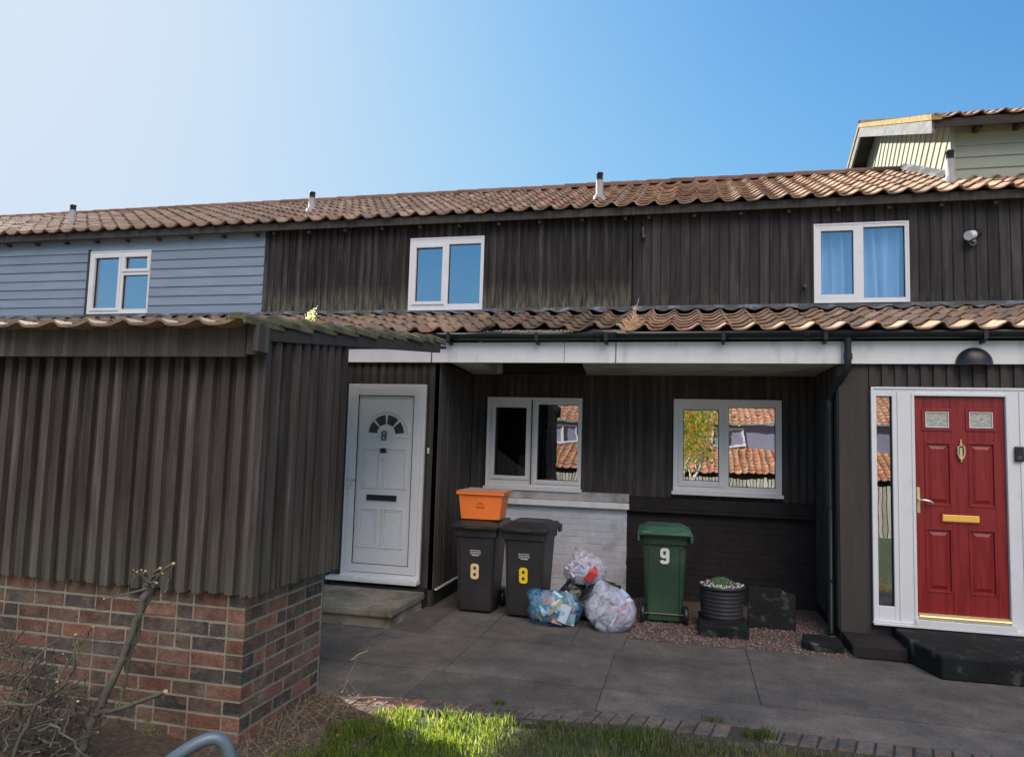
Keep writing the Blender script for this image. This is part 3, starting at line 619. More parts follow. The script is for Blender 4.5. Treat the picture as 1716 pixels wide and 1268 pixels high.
w8 = window(h8, O8, 9.36, *W8, [(-2.465, -2.045, 1.435, 2.325, G_dark), (-1.892, -1.362, 1.395, 2.372, G_warp)], sashes=(0,), sillx=0.02)
mb = MB(); mb.ring(-1.945, -1.328, 1.345, 2.42, 0.035, 9.315, 9.3315); mb.build('sash', 'white', w8, O8, bevel=0.003)
mb = MB(); mb.box(-1.975, -1.965, 9.312, 9.3315, 1.33, 2.43); mb.build('gap', 'dark_line', w8, O8)
mb = MB(); mb.hexa([(-2.20, 9.60, 1.32), (-2.03, 9.62, 1.32), (-2.03, 9.85, 1.32), (-2.20, 9.85, 1.32)], [(-2.19, 9.60, 1.70), (-2.04, 9.62, 1.62), (-2.04, 9.85, 1.70), (-2.20, 9.85, 1.70)]); mb.build('cardboard_box', 'card', w8, O8)
mb = MB()                                                    # added white tubes behind the pane, standing in for its bowed reflections
def arc(pts, r=0.006): mb.tube([(x, 9.45, z) for x, z in pts], r, 6, smooth=True)
arc([(-1.49, 2.30), (-1.44, 2.22), (-1.40, 2.10), (-1.385, 1.95), (-1.385, 1.82), (-1.41, 1.68), (-1.46, 1.56), (-1.53, 1.44), (-1.56, 1.41)], 0.008)
arc([(-1.56, 2.20), (-1.565, 2.0), (-1.575, 1.7), (-1.565, 1.5), (-1.555, 1.41)], 0.004)
arc([(-1.89, 2.00), (-1.8, 2.025), (-1.65, 2.03), (-1.5, 2.02), (-1.39, 2.0)], 0.010)
arc([(-1.80, 2.02), (-1.76, 2.09), (-1.70, 2.25)], 0.007)
arc([(-1.85, 1.62), (-1.79, 1.50), (-1.74, 1.41), (-1.71, 1.5), (-1.69, 1.70)], 0.006)
arc([(-1.50, 1.68), (-1.46, 1.52), (-1.41, 1.41)], 0.005)
mb.build('reflection_arcs', 'white', w8, O8)
mb = MB(); mb.box(-6.46, 1.52, 7.93, 7.965, 2.765, 2.995); f8 = mb.build('fascia', 'white_paint', h8, O8, bevel=0.003)
for (a, b) in ((-0.765, -0.757), (-1.33, -1.327), (-2.885, -2.875)):
    mb = MB(); mb.box(a, b, 7.924, 7.93, 2.766, 2.994); mb.build('fascia_joint', 'dark_line', f8, O8)
mb = MB(); mb.prism([(-2.655, 7.966, 2.765), (-2.31, 7.966, 2.765), (-2.46, 9.38, 2.765), (-2.79, 9.38, 2.765)], (0, 0, 0.012)); mb.box(-2.56, -2.40, 9.30, 9.39, 2.777, 3.0)
mb.prism([(-1.135, 7.966, 2.765), (1.50, 7.966, 2.765), (1.50, 9.38, 2.765), (-1.27, 9.38, 2.765)], (0, 0, 0.012)); mb.build('soffit', 'soffit', h8, O8)
mb = MB(); mb.prism([(-2.305, 7.966, 2.767), (-2.305, 7.966, 3.02), (-2.455, 9.38, 3.02), (-2.455, 9.38, 2.767)], (-0.02, 0, 0)); mb.build('soffit_edge', 'soffit', h8, O8)
mb = MB(); mb.box(-2.8, 1.5, 7.97, 9.99, 3.03, 3.045); mb.box(-2.80, 1.5, 9.40, 9.46, 2.79, 3.03); mb.build('porch_ceiling', 'wall_dark', h8, O8)
# gutter
def gutter(house, o, x0, x1, y=7.85, z=3.085, r=0.062, brackets=()):
    mb = MB(); n = 10; vs = []
    for xx in (x0, x1):
        for rr in (r, r-0.005):
            for i in range(n+1):
                t_ = math.pi+math.pi*i/n; vs.append((xx, y+math.cos(t_)*rr, z+math.sin(t_)*rr*1.25))
    m_ = n+1
    mb.add(vs, [(i, i+1, 2*m_+i+1, 2*m_+i) for i in range(n)]+[(m_+i, m_+i+1, 3*m_+i+1, 3*m_+i) for i in range(n)]+[(0, m_, 3*m_, 2*m_), (n, m_+n, 3*m_+n, 2*m_+n)]+[tuple(range(m_)), tuple(range(2*m_, 3*m_))], smooth=True)
    g_ = mb.build('gutter', 'black_plastic', house, o)
    for bx in brackets:
        mb = MB(); mb.box(bx-0.016, bx+0.016, y-0.068, y+0.08, z-0.095, z-0.078); mb.box(bx-0.016, bx+0.016, y+0.0, y+0.078, z-0.125, z-0.095); mb.box(bx-0.02, bx+0.02, y-0.070, y-0.062, z-0.095, z+0.004)
        mb.build('bracket', 'black_plastic', g_, o, bevel=0.003)
    for ux in [x0+1.9+2.0*i for i in range(int((x1-x0)/2.0))]:
        mb = MB(); vs = []
        for xx in (ux, ux+0.06):
            for i in range(n+1):
                t_ = math.pi+math.pi*i/n; vs.append((xx, y+math.cos(t_)*(r+0.006), z+math.sin(t_)*(r+0.006)*1.25))
        mb.add(vs, [(i, i+1, m_+i+1, m_+i) for i in range(n)], smooth=True)
        mb.build('union', 'black_plastic', g_, o)
    return g_
gutter(h8, O8, -2.88, -0.755, brackets=(-2.64, -1.62, -0.86))
mb = MB(); rnd = random.Random(8)
for k in range(70):
    x = rnd.uniform(-2.3, -1.15); r = rnd.uniform(0.006, 0.017); mb.lathe([(0.001, r*0.8), (r*0.7, r*0.5), (r, 0), (r*0.6, -r*.5)], 6, (x, 7.80+rnd.uniform(-.01, .02), 3.10))
mb.build('mortar_crumbs', 'mortar', h8, O8)

# door 8
mb = MB(); x0, x1, z0, z1 = D8
mb.ring(x0, x1, z0+0.05, z1, 0.045, 7.955, 8.06); 
d8f = mb.build('door', 'white', h8, O8, bevel=0.004); d8f['label'] = 'white panelled front door numbered 8'
mb = MB(); mb.ring(x0+0.047, x1-0.047, z0+0.10, z1-0.047, 0.088, 7.945, 8.04); mb.build('door_frame', 'white', d8f, O8, bevel=0.006)
lx0, lx1, lz0, lz1 = -3.778, -3.083, 0.425, 2.372
mb = MB(); mb.box(lx0, lx1, 7.968, 8.02, lz0, lz1); mb.build('panel', 'white', d8f, O8)
mb = MB(); mb.ring(lx0-0.003, lx1+0.003, lz0-0.003, lz1+0.003, 0.007, 7.955, 7.9675); mb.build('gasket', 'dark_line', d8f, O8)
mb = MB()
for (a, b, c, d) in ((-3.712, -3.475, 1.293, 1.765), (-3.425, -3.150, 1.297, 1.767), (-3.722, -3.478, 0.615, 1.068), (-3.424, -3.160, 0.614, 1.068)):
    mb = MB(); mb.ring(a, b, c, d, 0.016, 7.958, 7.9675); mb.ring(a+0.03, b-0.03, c+0.03, d-0.03, 0.008, 7.962, 7.9675); mb.build('moulding', 'white', d8f, O8, bevel=0.002)
mb = MB(); cx, cz = -3.42, 1.925
def arcpoly(r0, r1, t0, t1, n=10):
    return [(cx+r1*math.cos(t0+(t1-t0)*i/n), cz+r1*math.sin(t0+(t1-t0)*i/n)) for i in range(n+1)]+[(cx+r0*math.cos(t1+(t0-t1)*i/n), cz+r0*math.sin(t1+(t0-t1)*i/n)) for i in range(n+1)]
for q in range(12):
    t0 = math.pi*q/12; P_ = arcpoly(0.262, 0.285, t0, t0+math.pi/12, 2); mb.prism([(a, 7.960, b) for a, b in P_], (0, 0.0075, 0))
mb.box(cx-0.285, cx-0.13, 7.960, 7.9675, 1.885, 1.902); mb.box(cx+0.13, cx+0.285, 7.960, 7.9675, 1.885, 1.902)
mb.build('moulding', 'white', d8f, O8, bevel=0.002)
for q in range(4):
    t0 = math.pi*q/4+0.07; P_ = arcpoly(0.115, 0.222, t0, t0+math.pi/4-0.14, 8)
    mb = MB(); mb.prism([(a, 7.9645, b) for a, b in P_], (0, 0.003, 0)); mb.build('fanlight', mat('fan_glass', (0.03, 0.035, 0.04), 0.08, 0, spec=0.8) if q == 0 else bpy.data.materials['fan_glass'], d8f, O8)
text_mesh(d8f, 'numeral', '8', 'num_grey', 0.165, -3.443-O8[0], 1.900, 7.955-O8[1], sx=0.95, depth=0.004)
mb = MB(); mb.box(-3.628, -3.258, 7.952, 7.9675, 1.155, 1.22); mb.box(-3.60, -3.29, 7.946, 7.952, 1.175, 1.205); mb.build('letter_plate', 'black_plastic', d8f, O8, bevel=0.002)
mb = MB(); mb.box(-3.482, -3.405, 7.945, 7.9675, 1.628, 1.70); mb.ring(-3.46, -3.425, 1.64, 1.69, 0.006, 7.941, 7.945); mb.build('doorbell', 'white', d8f, O8, bevel=0.004)
mb = MB(); mb.box(-3.478, -3.408, 7.942, 7.9675, 1.705, 1.76); mb.build('spyhole_cover', 'black_plastic', d8f, O8, bevel=0.004)
mb = MB(); mb.box(-3.865, -3.835, 7.932, 7.945, 1.27, 1.42); mb.tube([(-3.85, 7.935, 1.385), (-3.85, 7.89, 1.385), (-3.83, 7.885, 1.386), (-3.75, 7.887, 1.38)], 0.009); mb.build('handle', 'chrome', d8f, O8)
mb = MB(); mb.box(x0-0.14, x1+0.004, 7.86, 8.0, 0.235, 0.275); mb.box(x0, x1+0.004, 7.915, 7.97, 0.275, 0.292); mb.build('cill', 'white', d8f, O8, bevel=0.004)
mb = MB(); mb.box(-2.905, -2.885, 7.965, 7.984, 1.715, 1.78); mb.build('sensor', 'white', h8, O8, bevel=0.003)
core(h8, O8, -6.46, -0.75, 10.5)

# ---- house 9 (right)
O9 = (2.2, 9, 0)
h9 = thing('terraced_house', 'black timber terraced house with the red front door and white side light', 'house', O9, 'houses of the near terrace')
W3 = (1.590, 2.715, 3.775, 4.815)
boards_v(T_front(UY), -0.748, 7.5, UZ0, UZ1, 0.128, 0.108, 0.012, holes=[W3], jit=0.004).build('upper_wall', 'black_right', h9, O9)
upper_roof(h9, O9, -0.75, 7.5, 71, lambda x: 1.08)
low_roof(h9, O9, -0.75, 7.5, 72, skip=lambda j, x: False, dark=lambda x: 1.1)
w3 = window(h9, O9, UY, *W3, [(1.675, 2.065, 3.885, 4.722, G_curt), (2.185, 2.67, 3.835, 4.757, G_curt)], sashes=(), sill=False)
def curtain(x0, x1, z0, z1, Y, parent, o, folds=7, seed=0):
    mb = MB(); n = 90; rows = 8; vs = []; rnd = random.Random(seed); ph = rnd.random()*6
    for j in range(rows+1):
        v = j/rows
        for i in range(n+1):
            u = i/n; x = x0+(x1-x0)*u
            d = (0.045+0.02*(1-v))*math.sin(folds*2*math.pi*u+ph+0.9*math.sin(5*u+2*v+seed))+0.008*math.sin(folds*4.3*math.pi*u+1.5*v)
            vs.append((x+0.012*math.sin(3*u*6+v*2), Y+d, z0+(z1-z0)*v))
    mb.add(vs, [(j*(n+1)+i, j*(n+1)+i+1, (j+1)*(n+1)+i+1, (j+1)*(n+1)+i) for j in range(rows) for i in range(n)], smooth=True)
    return mb.build('curtain', 'curtain', parent, o, normals=False)
curtain(1.60, 2.12, 3.79, 4.80, UY+0.16, w3, O9, 4, 1); curtain(2.12, 2.705, 3.79, 4.80, UY+0.16, w3, O9, 4, 4)
fluepipe(h9, O9, 3.455, 10.75, 0.45, 0.056)
W9 = (-0.160, 1.108, 1.335, 2.465)
boards_v(T_front(9.40), -0.725, 1.50, 1.24, 2.78, 0.098, 0.055, 0.014, holes=[W9]).build('window_wall', 'black_low', h9, O9)
mb = MB(); mo = MB(); bricks(mb, mo, T_front(9.36), -0.724, 1.50, 0.0, 14, 45, pal=[(0.5, 0.5, 0.5)], bh=0.068)
bw = mb.build('black_wall', 'black_paint', h9, O9, bevel=0.006); mo.build('mortar', 'black_paint', bw, O9)
mb = MB(); mb.box(-0.694, 1.50, 9.30, 9.40, 1.10, 1.238); mb.build('coping', 'black_paint', h9, O9, bevel=0.005)
mb = MB(); mb.box(-0.694, 1.50, 9.28, 9.3545, 1.06, 1.098); mb.build('coping_lip', 'black_paint', h9, O9, bevel=0.004)
w9 = window(h9, O9, 9.36, *W9, [(-0.045, 0.378, 1.462, 2.335, G_low), (0.498, 1.040, 1.405, 2.375, G_low)], sashes=(), sillx=0.02)
mb = MB(); mb.ring(-0.105, 0.435, 1.395, 2.40, 0.052, 9.318, 9.3315); mb.box(-0.05, 0.38, 9.310, 9.3315, 2.352, 2.372); mb.build('sash', 'white', w9, O9, bevel=0.004)
boards_v(T_nx(1.50), 8.0, 9.34, 0.12, 2.77, 0.105, 0.062, 0.012).build('porch_side_wall', 'black_low', h9, O9)
mb = MB(); mb.box(1.50, 1.56, 8.06, 9.34, 0, 0.115); mb.build('side_plinth', 'black_paint', h9, O9)
D9 = (1.795, 3.52, 0.240, 2.53)
mb = MB()
for (a, b, c, d) in rects(1.50, 7.5, 0.0, 2.77, [D9]): mb.box(a, b, 8.0, 8.06, c, d, tint=0.4)
mb.box(1.50, 1.775, 7.98, 7.9995, 0.10, 2.764, tint=0.7); mb.build('ground_wall', 'brown_post', h9, O9)
boards_v(T_front(7.9995), 1.78, 7.5, 2.54, 2.764, 0.118, 0.058, 0.028, backing=0.0004).build('header_battens', 'brown_post', h9, O9)
boards_v(T_front(7.9995), 3.53, 7.5, 0.10, 2.53, 0.118, 0.058, 0.028, backing=0.0004).build('side_battens', 'brown_post', h9, O9)
mb = MB(); mb.box(1.524, 7.5, 7.93, 7.965, 2.765, 2.995); mb.build('fascia', 'white_paint', h9, O9, bevel=0.003)
gutter(h9, O9, -0.753, 7.5, brackets=(0.36, 1.35, 2.78, 3.9))
# downpipe
mb = MB(); r = 0.034
mb.tube([(1.565, 7.86, 3.02), (1.565, 7.86, 2.78), (1.562, 7.87, 2.70), (1.50, 7.98, 2.58), (1.455, 8.13, 2.46), (1.445, 8.16, 2.36), (1.445, 8.16, 0.06), (1.43, 8.10, 0.02)], r, 14)
dp = mb.build('downpipe', 'black_plastic', h9, O9)
for A, B in (((1.565, 7.86, 2.80), (1.565, 7.86, 2.86)), ((1.445, 8.16, 2.32), (1.445, 8.16, 2.42)), ((1.565, 7.86, 2.99), (1.565, 7.86, 3.05))):
    mb = MB(); mb.tube([A, B], r+0.008, 14); mb.build('collar', 'black_plastic', dp, O9)
for z in (2.28, 1.3, 0.55):
    mb = MB(); mb.tube([(1.445, 8.16, z), (1.445, 8.16, z+0.03)], r+0.006, 14); mb.box(1.445, 1.499, 8.145, 8.175, z+0.003, z+0.027); mb.build('pipe_clip', 'black_plastic', dp, O9)
# door 9
x0, x1, z0, z1 = D9
mb = MB()
for (a, b, c, d) in rects(x0, x1, z0, z1, [(1.842, 1.986, 0.385, 2.442), (2.188, 2.985, 0.318, 2.448)]): mb.box(a, b, 7.945, 8.06, c, d)
d9 = mb.build('door', 'white', h9, O9, bevel=0.004); d9['label'] = 'red panelled front door in a white frame with narrow side light'
mb = MB(); mb.ring(x0-0.004, x1+0.004, z0-0.004, z1+0.004, 0.02, 7.935, 7.9445); mb.box(2.03, 2.038, 7.936, 7.9445, z0+0.02, z1-0.03); mb.box(3.10, 3.108, 7.936, 7.9445, z0+0.02, z1-0.03)
mb.ring(2.158, 3.015, 0.29, 2.478, 0.028, 7.937, 7.9445); mb.build('door_frame', 'white', d9, O9, bevel=0.003)
mb = MB(); mb.box(1.842, 1.986, 8.0, 8.005, 0.385, 2.442); mb.build('side_light', G_side, d9, O9)
mb = MB(); mb.ring(1.840, 1.988, 0.383, 2.444, 0.007, 7.975, 7.999); mb.build('gasket', 'dark_line', d9, O9)
mb = MB(); sx0, sx1, sz0, sz1 = 2.194, 2.979, 0.345, 2.442
PN = [(2.278, 2.512, 1.378, 1.996), (2.662, 2.896, 1.380, 2.000), (2.272, 2.508, 0.548, 1.160), (2.652, 2.886, 0.545, 1.166)]
for (a, b, c, d) in rects(sx0, sx1, sz0, sz1, PN): mb.box(a, b, 7.972, 8.015, c, d)
for (a, b, c, d) in PN:
    mb.box(a, b, 7.985, 8.015, c, d)
    mb.ring(a, b, c, d, 0.014, 7.966, 7.9845)
    i, j = 0.035, 0.065        # raised field
    B_ = [(a+i, 7.9845, c+i), (b-i, 7.9845, c+i), (b-i, 7.9845, d-i), (a+i, 7.9845, d-i)]; T_ = [(a+j, 7.973, c+j), (b-j, 7.973, c+j), (b-j, 7.973, d-j), (a+j, 7.973, d-j)]
    mb.hexa(B_, T_)
for (a, b, c, d) in ((2.292, 2.491, 2.144, 2.290), (2.680, 2.875, 2.147, 2.294)): mb.ring(a-0.035, b+0.035, c-0.035, d+0.035, 0.03, 7.962, 7.9715)
mb.build('door_leaf', 'red', d9, O9, bevel=0.003)
for (a, b, c, d) in ((2.292, 2.491, 2.144, 2.290), (2.680, 2.875, 2.147, 2.294)):
    mb = MB(); mb.box(a, b, 7.967, 7.9715, c, d); mb.build('leaded_pane', mat('leaded_glass', (0.42, 0.42, 0.33), 0.12, 0.25, 30, spec=0.9, bump=0.5, bumpscale=60) if a < 2.5 else bpy.data.materials['leaded_glass'], d9, O9)
    mb = MB(); mb.ring(a-0.004, b+0.004, c-0.004, d+0.004, 0.006, 7.957, 7.9669); cx_, cz_ = (a+b)/2, (c+d)/2
    for s in (0.05, 0.03):
        q = [(cx_-s, 7.965, cz_), (cx_, 7.965, cz_+s), (cx_+s, 7.965, cz_), (cx_, 7.965, cz_-s), (cx_-s, 7.965, cz_)]
        for A, B in zip(q, q[1:]): mb.tube([A, B], 0.0028, 5)
    for A, B in (((a, 7.965, cz_+.02), (cx_-.05, 7.965, cz_)), ((b, 7.965, cz_+.02), (cx_+.05, 7.965, cz_)), ((cx_, 7.965, d), (cx_, 7.965, cz_+.05)), ((cx_, 7.965, c), (cx_, 7.965, cz_-.05)), ((a, 7.965, c+.02), (cx_-.025, 7.965, cz_-.025)), ((b, 7.965, c+.02), (cx_+.025, 7.965, cz_-.025))):
        mb.tube([A, B], 0.0025, 5)
    mb.build('leading', 'white', d9, O9)
mb = MB(); mb.box(2.425, 2.745, 7.957, 7.9715, 1.232, 1.297); mb.build('letter_plate', 'gold', d9, O9, bevel=0.005)
mb = MB(); mb.ring(2.412, 2.758, 1.219, 1.310, 0.012, 7.962, 7.9715); mb.build('letter_plate_surround', 'red', d9, O9)
mb = MB(); K = (2.597, 7.955)
mb.tube([(K[0], 7.957, 2.03), (K[0], 7.957, 1.985)], 0.008, 8); mb.tube([(K[0], 7.95, 1.975), (K[0]-0.028, 7.95, 1.955), (K[0]-0.03, 7.95, 1.89), (K[0]-0.015, 7.95, 1.845), (K[0], 7.95, 1.835), (K[0]+0.015, 7.95, 1.845), (K[0]+0.03, 7.95, 1.89), (K[0]+0.028, 7.95, 1.955), (K[0], 7.95, 1.975)], 0.0075, 8)
mb.lathe([(0.001, -.012), (0.012, 0), (0.001, .012)], 8, (K[0], 7.95, 1.818)); mb.lathe([(0.001, -.018), (0.016, 0), (0.001, .018)], 8, (K[0], 7.957, 1.985)); mb.box(K[0]-.012, K[0]+.012, 7.956, 7.9715, 1.84, 1.95)
mb.build('knocker', 'gold_dull', d9, O9)
mb = MB(); mb.box(2.200, 2.230, 7.962, 7.9715, 1.30, 1.55); mb.build('handle_plate', 'gold_dull', d9, O9, bevel=0.004)
mb = MB(); mb.tube([(2.215, 7.962, 1.432), (2.215, 7.915, 1.432), (2.23, 7.905, 1.432), (2.27, 7.903, 1.428), (2.31, 7.905, 1.418), (2.33, 7.908, 1.405)], [0.011, 0.011, 0.012, 0.012, 0.013, 0.009], 8); mb.lathe([(0.014, 0), (0.014, 0.004)], 10, (2.215, 7.955, 1.34)); mb.build('handle', 'chrome', d9, O9)
mb = MB(); mb.prism([(2.196, 7.972, 0.345), (2.196, 7.925, 0.330), (2.196, 7.918, 0.318), (2.196, 7.925, 0.300), (2.196, 7.972, 0.300)], (0.786, 0, 0)); mb.build('threshold', 'gold_dull', d9, O9)
mb = MB(); mb.box(x0-0.01, x1+0.01, 7.90, 8.0, z0-0.03, z0-0.006); mb.box(2.16, 3.02, 7.905, 7.944, z0-0.005, 0.288); mb.build('cill', 'white', d9, O9, bevel=0.003)
mb = MB(); mb.box(3.045, 3.125, 7.915, 7.9344, 1.83, 1.975); mb.build('doorbell', 'black_plastic', d9, O9, bevel=0.008)
mb = MB(); mb.tube([(3.085, 7.912, 1.87), (3.085, 7.9155, 1.87)], 0.02, 14); mb.build('bell_button', 'num_grey', d9, O9)
mb = MB(); mb.box(1.56, 2.75, 8.07, 10.2, 0.2, 2.5); mb.f.pop(2); mb.c.pop(2); mb.sm.pop(2); mb.build('hall', 'dark', h9, O9, normals=False)
core(h9, O9, -0.75, 7.5, 10.5)
mb = MB(); mb.tube([(1.47, 9.985, 3.995), (1.47, 9.90, 3.99)], 0.022, 12); mb.build('waste_pipe', 'num_grey', h9, O9)
mb = MB(); mb.box(-0.62, -0.60, 9.93, 9.985, 4.74, 4.86); mb.lathe([(0.001, -.03), (0.03, -.015), (0.028, .02), (0.001, .03)], 10, (-0.60, 9.95, 4.73)); mb.build('alarm_sensor', 'num_grey', h9, O9)

# ---- tall gabled house behind right
OT = (6, 13, 0)
ht = thing('gabled_house', 'sage green weatherboarded house with gable rising above the red door house roof', 'house', OT)
TX, TY = 3.56, 11.0; AY, AZ = 14.95, 8.20; TE = 6.45
def tz(y): return TE+(AZ-TE)/(AY-10.68)*(y-10.68)
boards_h(T_front(TY), TX, 12, 4.5, 6.52, 0.165).build('front_wall', 'sage_board', ht, OT)
mb = MB(); gp = [(TX+0.02, TY, 3.0), (TX+0.02, 2*AY-TY, 3.0), (TX+0.02, 2*AY-TY, tz(TY)-0.03), (TX+0.02, AY, tz(AY)-0.03), (TX+0.02, TY, tz(TY)-0.03)]
mb.prism(gp, (0.05, 0, 0), tint=0.3)
def inside(y, z): return z < min(tz(y), tz(2*AY-y))-0.04 and TY <= y <= 2*AY-TY
# diagonal boards on the gable: strips running down-away, clipped to the gable outline
rnd = random.Random(4); s2 = math.sqrt(0.5)
bmg = bmesh.new(); k = -8.0
while k < 26:
    a = k; wv = 0.25
    P_ = []
    base = Vector((TX, 0, 0))
    # coordinates along p=(y+z)*s2 (across boards); boards run along direction (y up, z up)
    q0 = -30; q1 = 30
    def pt(p, q, x): return (x, 22-(p+q)*s2, (q-p)*s2+6)
    vs = [pt(a, q0, TX-0.002), pt(a, q1, TX-0.002), pt(a+wv, q1, TX-0.018), pt(a+wv, q0, TX-0.018)]
    k += wv
    bm = bmesh.new(); f = bm.faces.new([bm.verts.new(v) for v in vs])
    m1 = (AZ-TE)/(AY-10.68)
    for (pc, pn) in (((TX, TY, 0), (0, -1, 0)), ((TX, 2*AY-TY, 0), (0, 1, 0)), ((TX, TY, 5.0), (0, 0, -1)), ((TX, AY, tz(AY)-0.04), (0, -m1, 1)), ((TX, AY, tz(AY)-0.04), (0, m1, 1))):
        bmesh.ops.bisect_plane(bm, geom=bm.verts[:]+bm.edges[:]+bm.faces[:], plane_co=pc, plane_no=pn, clear_outer=True)
        if not bm.faces: break
    for fc in bm.faces:
        pts = [v.co.copy() for v in fc.verts]
        mb.add(pts, [tuple(range(len(pts)))], tint=rnd.random())
        # lower lap edge
    if bm.faces:
        e_ = [v.co.copy() for v in bm.verts if abs(v.co.x-(TX-0.018)) < 1e-4]
        if len(e_) >= 2:
            e_.sort(key=lambda v: v.y); A, B = e_[0], e_[-1]
            mb.add([A, B, Vector((TX+0.01, B.y, B.z)), Vector((TX+0.01, A.y, A.z))], [(0, 1, 2, 3)], tint=0.1)
    bm.free()
bmg.free()
mb.build('gable_wall', 'sage_board', ht, OT, normals=False)
mb = MB(); mb.box(TX-0.03, TX+0.03, TY-0.05, TY-0.003, 4.5, 6.48); mb.build('corner_board', 'sage_board', ht, OT)
t = pantiles(TX-0.30, 12, 10.68, TE, AY, AZ, w=0.285, e=0.31, seed=81, dark=lambda x: 1.15); t.build('roof', 'tile', ht, OT, normals=False)
t = pantiles(TX-0.30, 12, 2*AY-10.68, TE, AY, AZ, w=0.285, e=0.31, seed=82); t.build('roof', 'tile', ht, OT, normals=False)
m1 = (AZ-TE)/(AY-10.68)
def slopebox(mb, xa, xb, ya, yb, dz0, dz1, mir=False):
    f = (lambda y: 2*AY-y) if mir else (lambda y: y)
    mb.hexa([(xa, f(ya), tz(ya)+dz0), (xb, f(ya), tz(ya)+dz0), (xb, f(yb), tz(yb)+dz0), (xa, f(yb), tz(yb)+dz0)], [(xa, f(ya), tz(ya)+dz1), (xb, f(ya), tz(ya)+dz1), (xb, f(yb), tz(yb)+dz1), (xa, f(yb), tz(yb)+dz1)])
mb = MB(); slopebox(mb, TX-0.33, TX-0.295, 10.72, AY, -0.22, -0.035); slopebox(mb, TX-0.33, TX-0.295, 10.72, AY, -0.22, -0.035, True); mb.build('bargeboard', 'wood_grey', ht, OT, bevel=0.003)
mb = MB(); slopebox(mb, TX-0.35, TX-0.22, 10.66, AY, -0.030, 0.055); slopebox(mb, TX-0.35, TX-0.22, 10.66, AY, -0.030, 0.055, True); mb.build('verge', 'lichen', ht, OT)
mb = MB(); slopebox(mb, TX-0.294, 12, 10.74, AY, -0.06, -0.02); slopebox(mb, TX-0.294, 12, 10.74, AY, -0.06, -0.02, True)
for yy in (11.6, 12.8, 14.0): slopebox(mb, TX-0.294, TX+0.02, yy, yy+0.07, -0.16, -0.061); slopebox(mb, TX-0.294, TX+0.02, yy, yy+0.07, -0.16, -0.061, True)
x = TX+0.25
while x < 12: mb.box(x, x+0.06, 10.76, TY-0.02, TE-0.14, TE-0.05); x += 0.5
mb.build('roof_deck', 'rafter', ht, OT)
mb = MB(); mb.box(TX-0.30, 12, 10.70, 10.725, TE-0.13, TE-0.01); mb.build('eaves_board', 'rafter', ht, OT)
mb = MB(); n = 8; vs = []
for xx in (TX-0.34, 12):
    for i in range(n+1): t_ = math.pi*i/n; vs.append((xx, AY+math.cos(t_)*0.13, AZ+math.sin(t_)*0.11))
mb.add(vs, [(i, i+1, n+2+i, n+1+i) for i in range(n)], smooth=True, col=(0.30, 0.22, 0.16)); mb.build('ridge_tiles', 'tile', ht, OT, normals=False)
mb = MB(); ms = (RZ-EZ)/(RY-EY)
for i in range(9):
    ya = TY+0.05+i*0.24; yb = ya+0.24; za = EZ+ms*(ya-EY)+0.05; mb.hexa([(TX-0.10, ya, za), (TX-0.018, ya, za+0.01), (TX-0.018, yb, za+ms*0.24+0.01), (TX-0.10, yb, za+ms*0.24)], [(TX-0.10, ya, za+0.02), (TX-0.018, ya, za+0.09), (TX-0.018, yb, za+ms*0.24+0.09), (TX-0.10, yb, za+ms*0.24+0.02)])
mb.build('flashing', 'lead', ht, OT)

# ================================================================== lamps on the walls
mb = MB(); n = 20; vs = []; R_ = 0.165
rows = 8
for j in range(rows+1):
    p = math.pi/2*j/rows
    for i in range(n+1):
        t_ = math.pi*i/n; vs.append((math.cos(t_)*R_*math.cos(p*0.999), -0.10*math.sin(t_)*math.cos(p), 0.16*math.sin(p)))
l_ = thing('wall_lamp', 'black half dome lamp on the white fascia above the red door', 'lamp', (2.72, 7.93, 2.768))
mb.add(vs, [(j*(n+1)+i, j*(n+1)+i+1, (j+1)*(n+1)+i+1, (j+1)*(n+1)+i) for j in range(rows) for i in range(n)], smooth=True)
mb.build('lamp_shade', 'black_plastic', l_, normals=False)
mb = MB(); mb.prism([(math.cos(math.pi*i/14)*R_*0.97, -0.097*math.sin(math.pi*i/14), -0.012) for i in range(15)], (0, 0, 0.012)); mb.build('diffuser', 'num_grey', l_)
l2 = thing('security_light', 'small white and black security light high on the dark wall at right', 'lamp', (3.42, 9.985, 4.50))
mb = MB(); mb.tube([(0, 0, 0), (0, -0.07, 0)], 0.045, 14); mb.tube([(0, -0.05, 0), (0.0, -0.09, 0.02)], 0.03, 10); mb.build('sensor_base', 'num_grey', l2)
mb = MB(); mb.tube([(0.02, -0.06, 0.10), (-0.07, -0.13, 0.065)], [0.05, 0.058], 14); mb.build('lamp_head', 'white', l2)
mb = MB(); mb.tube([(0.08, -0.03, 0.125), (0.015, -0.065, 0.10)], [0.05, 0.053], 14); mb.build('lamp_cowl', 'black_plastic', l2)

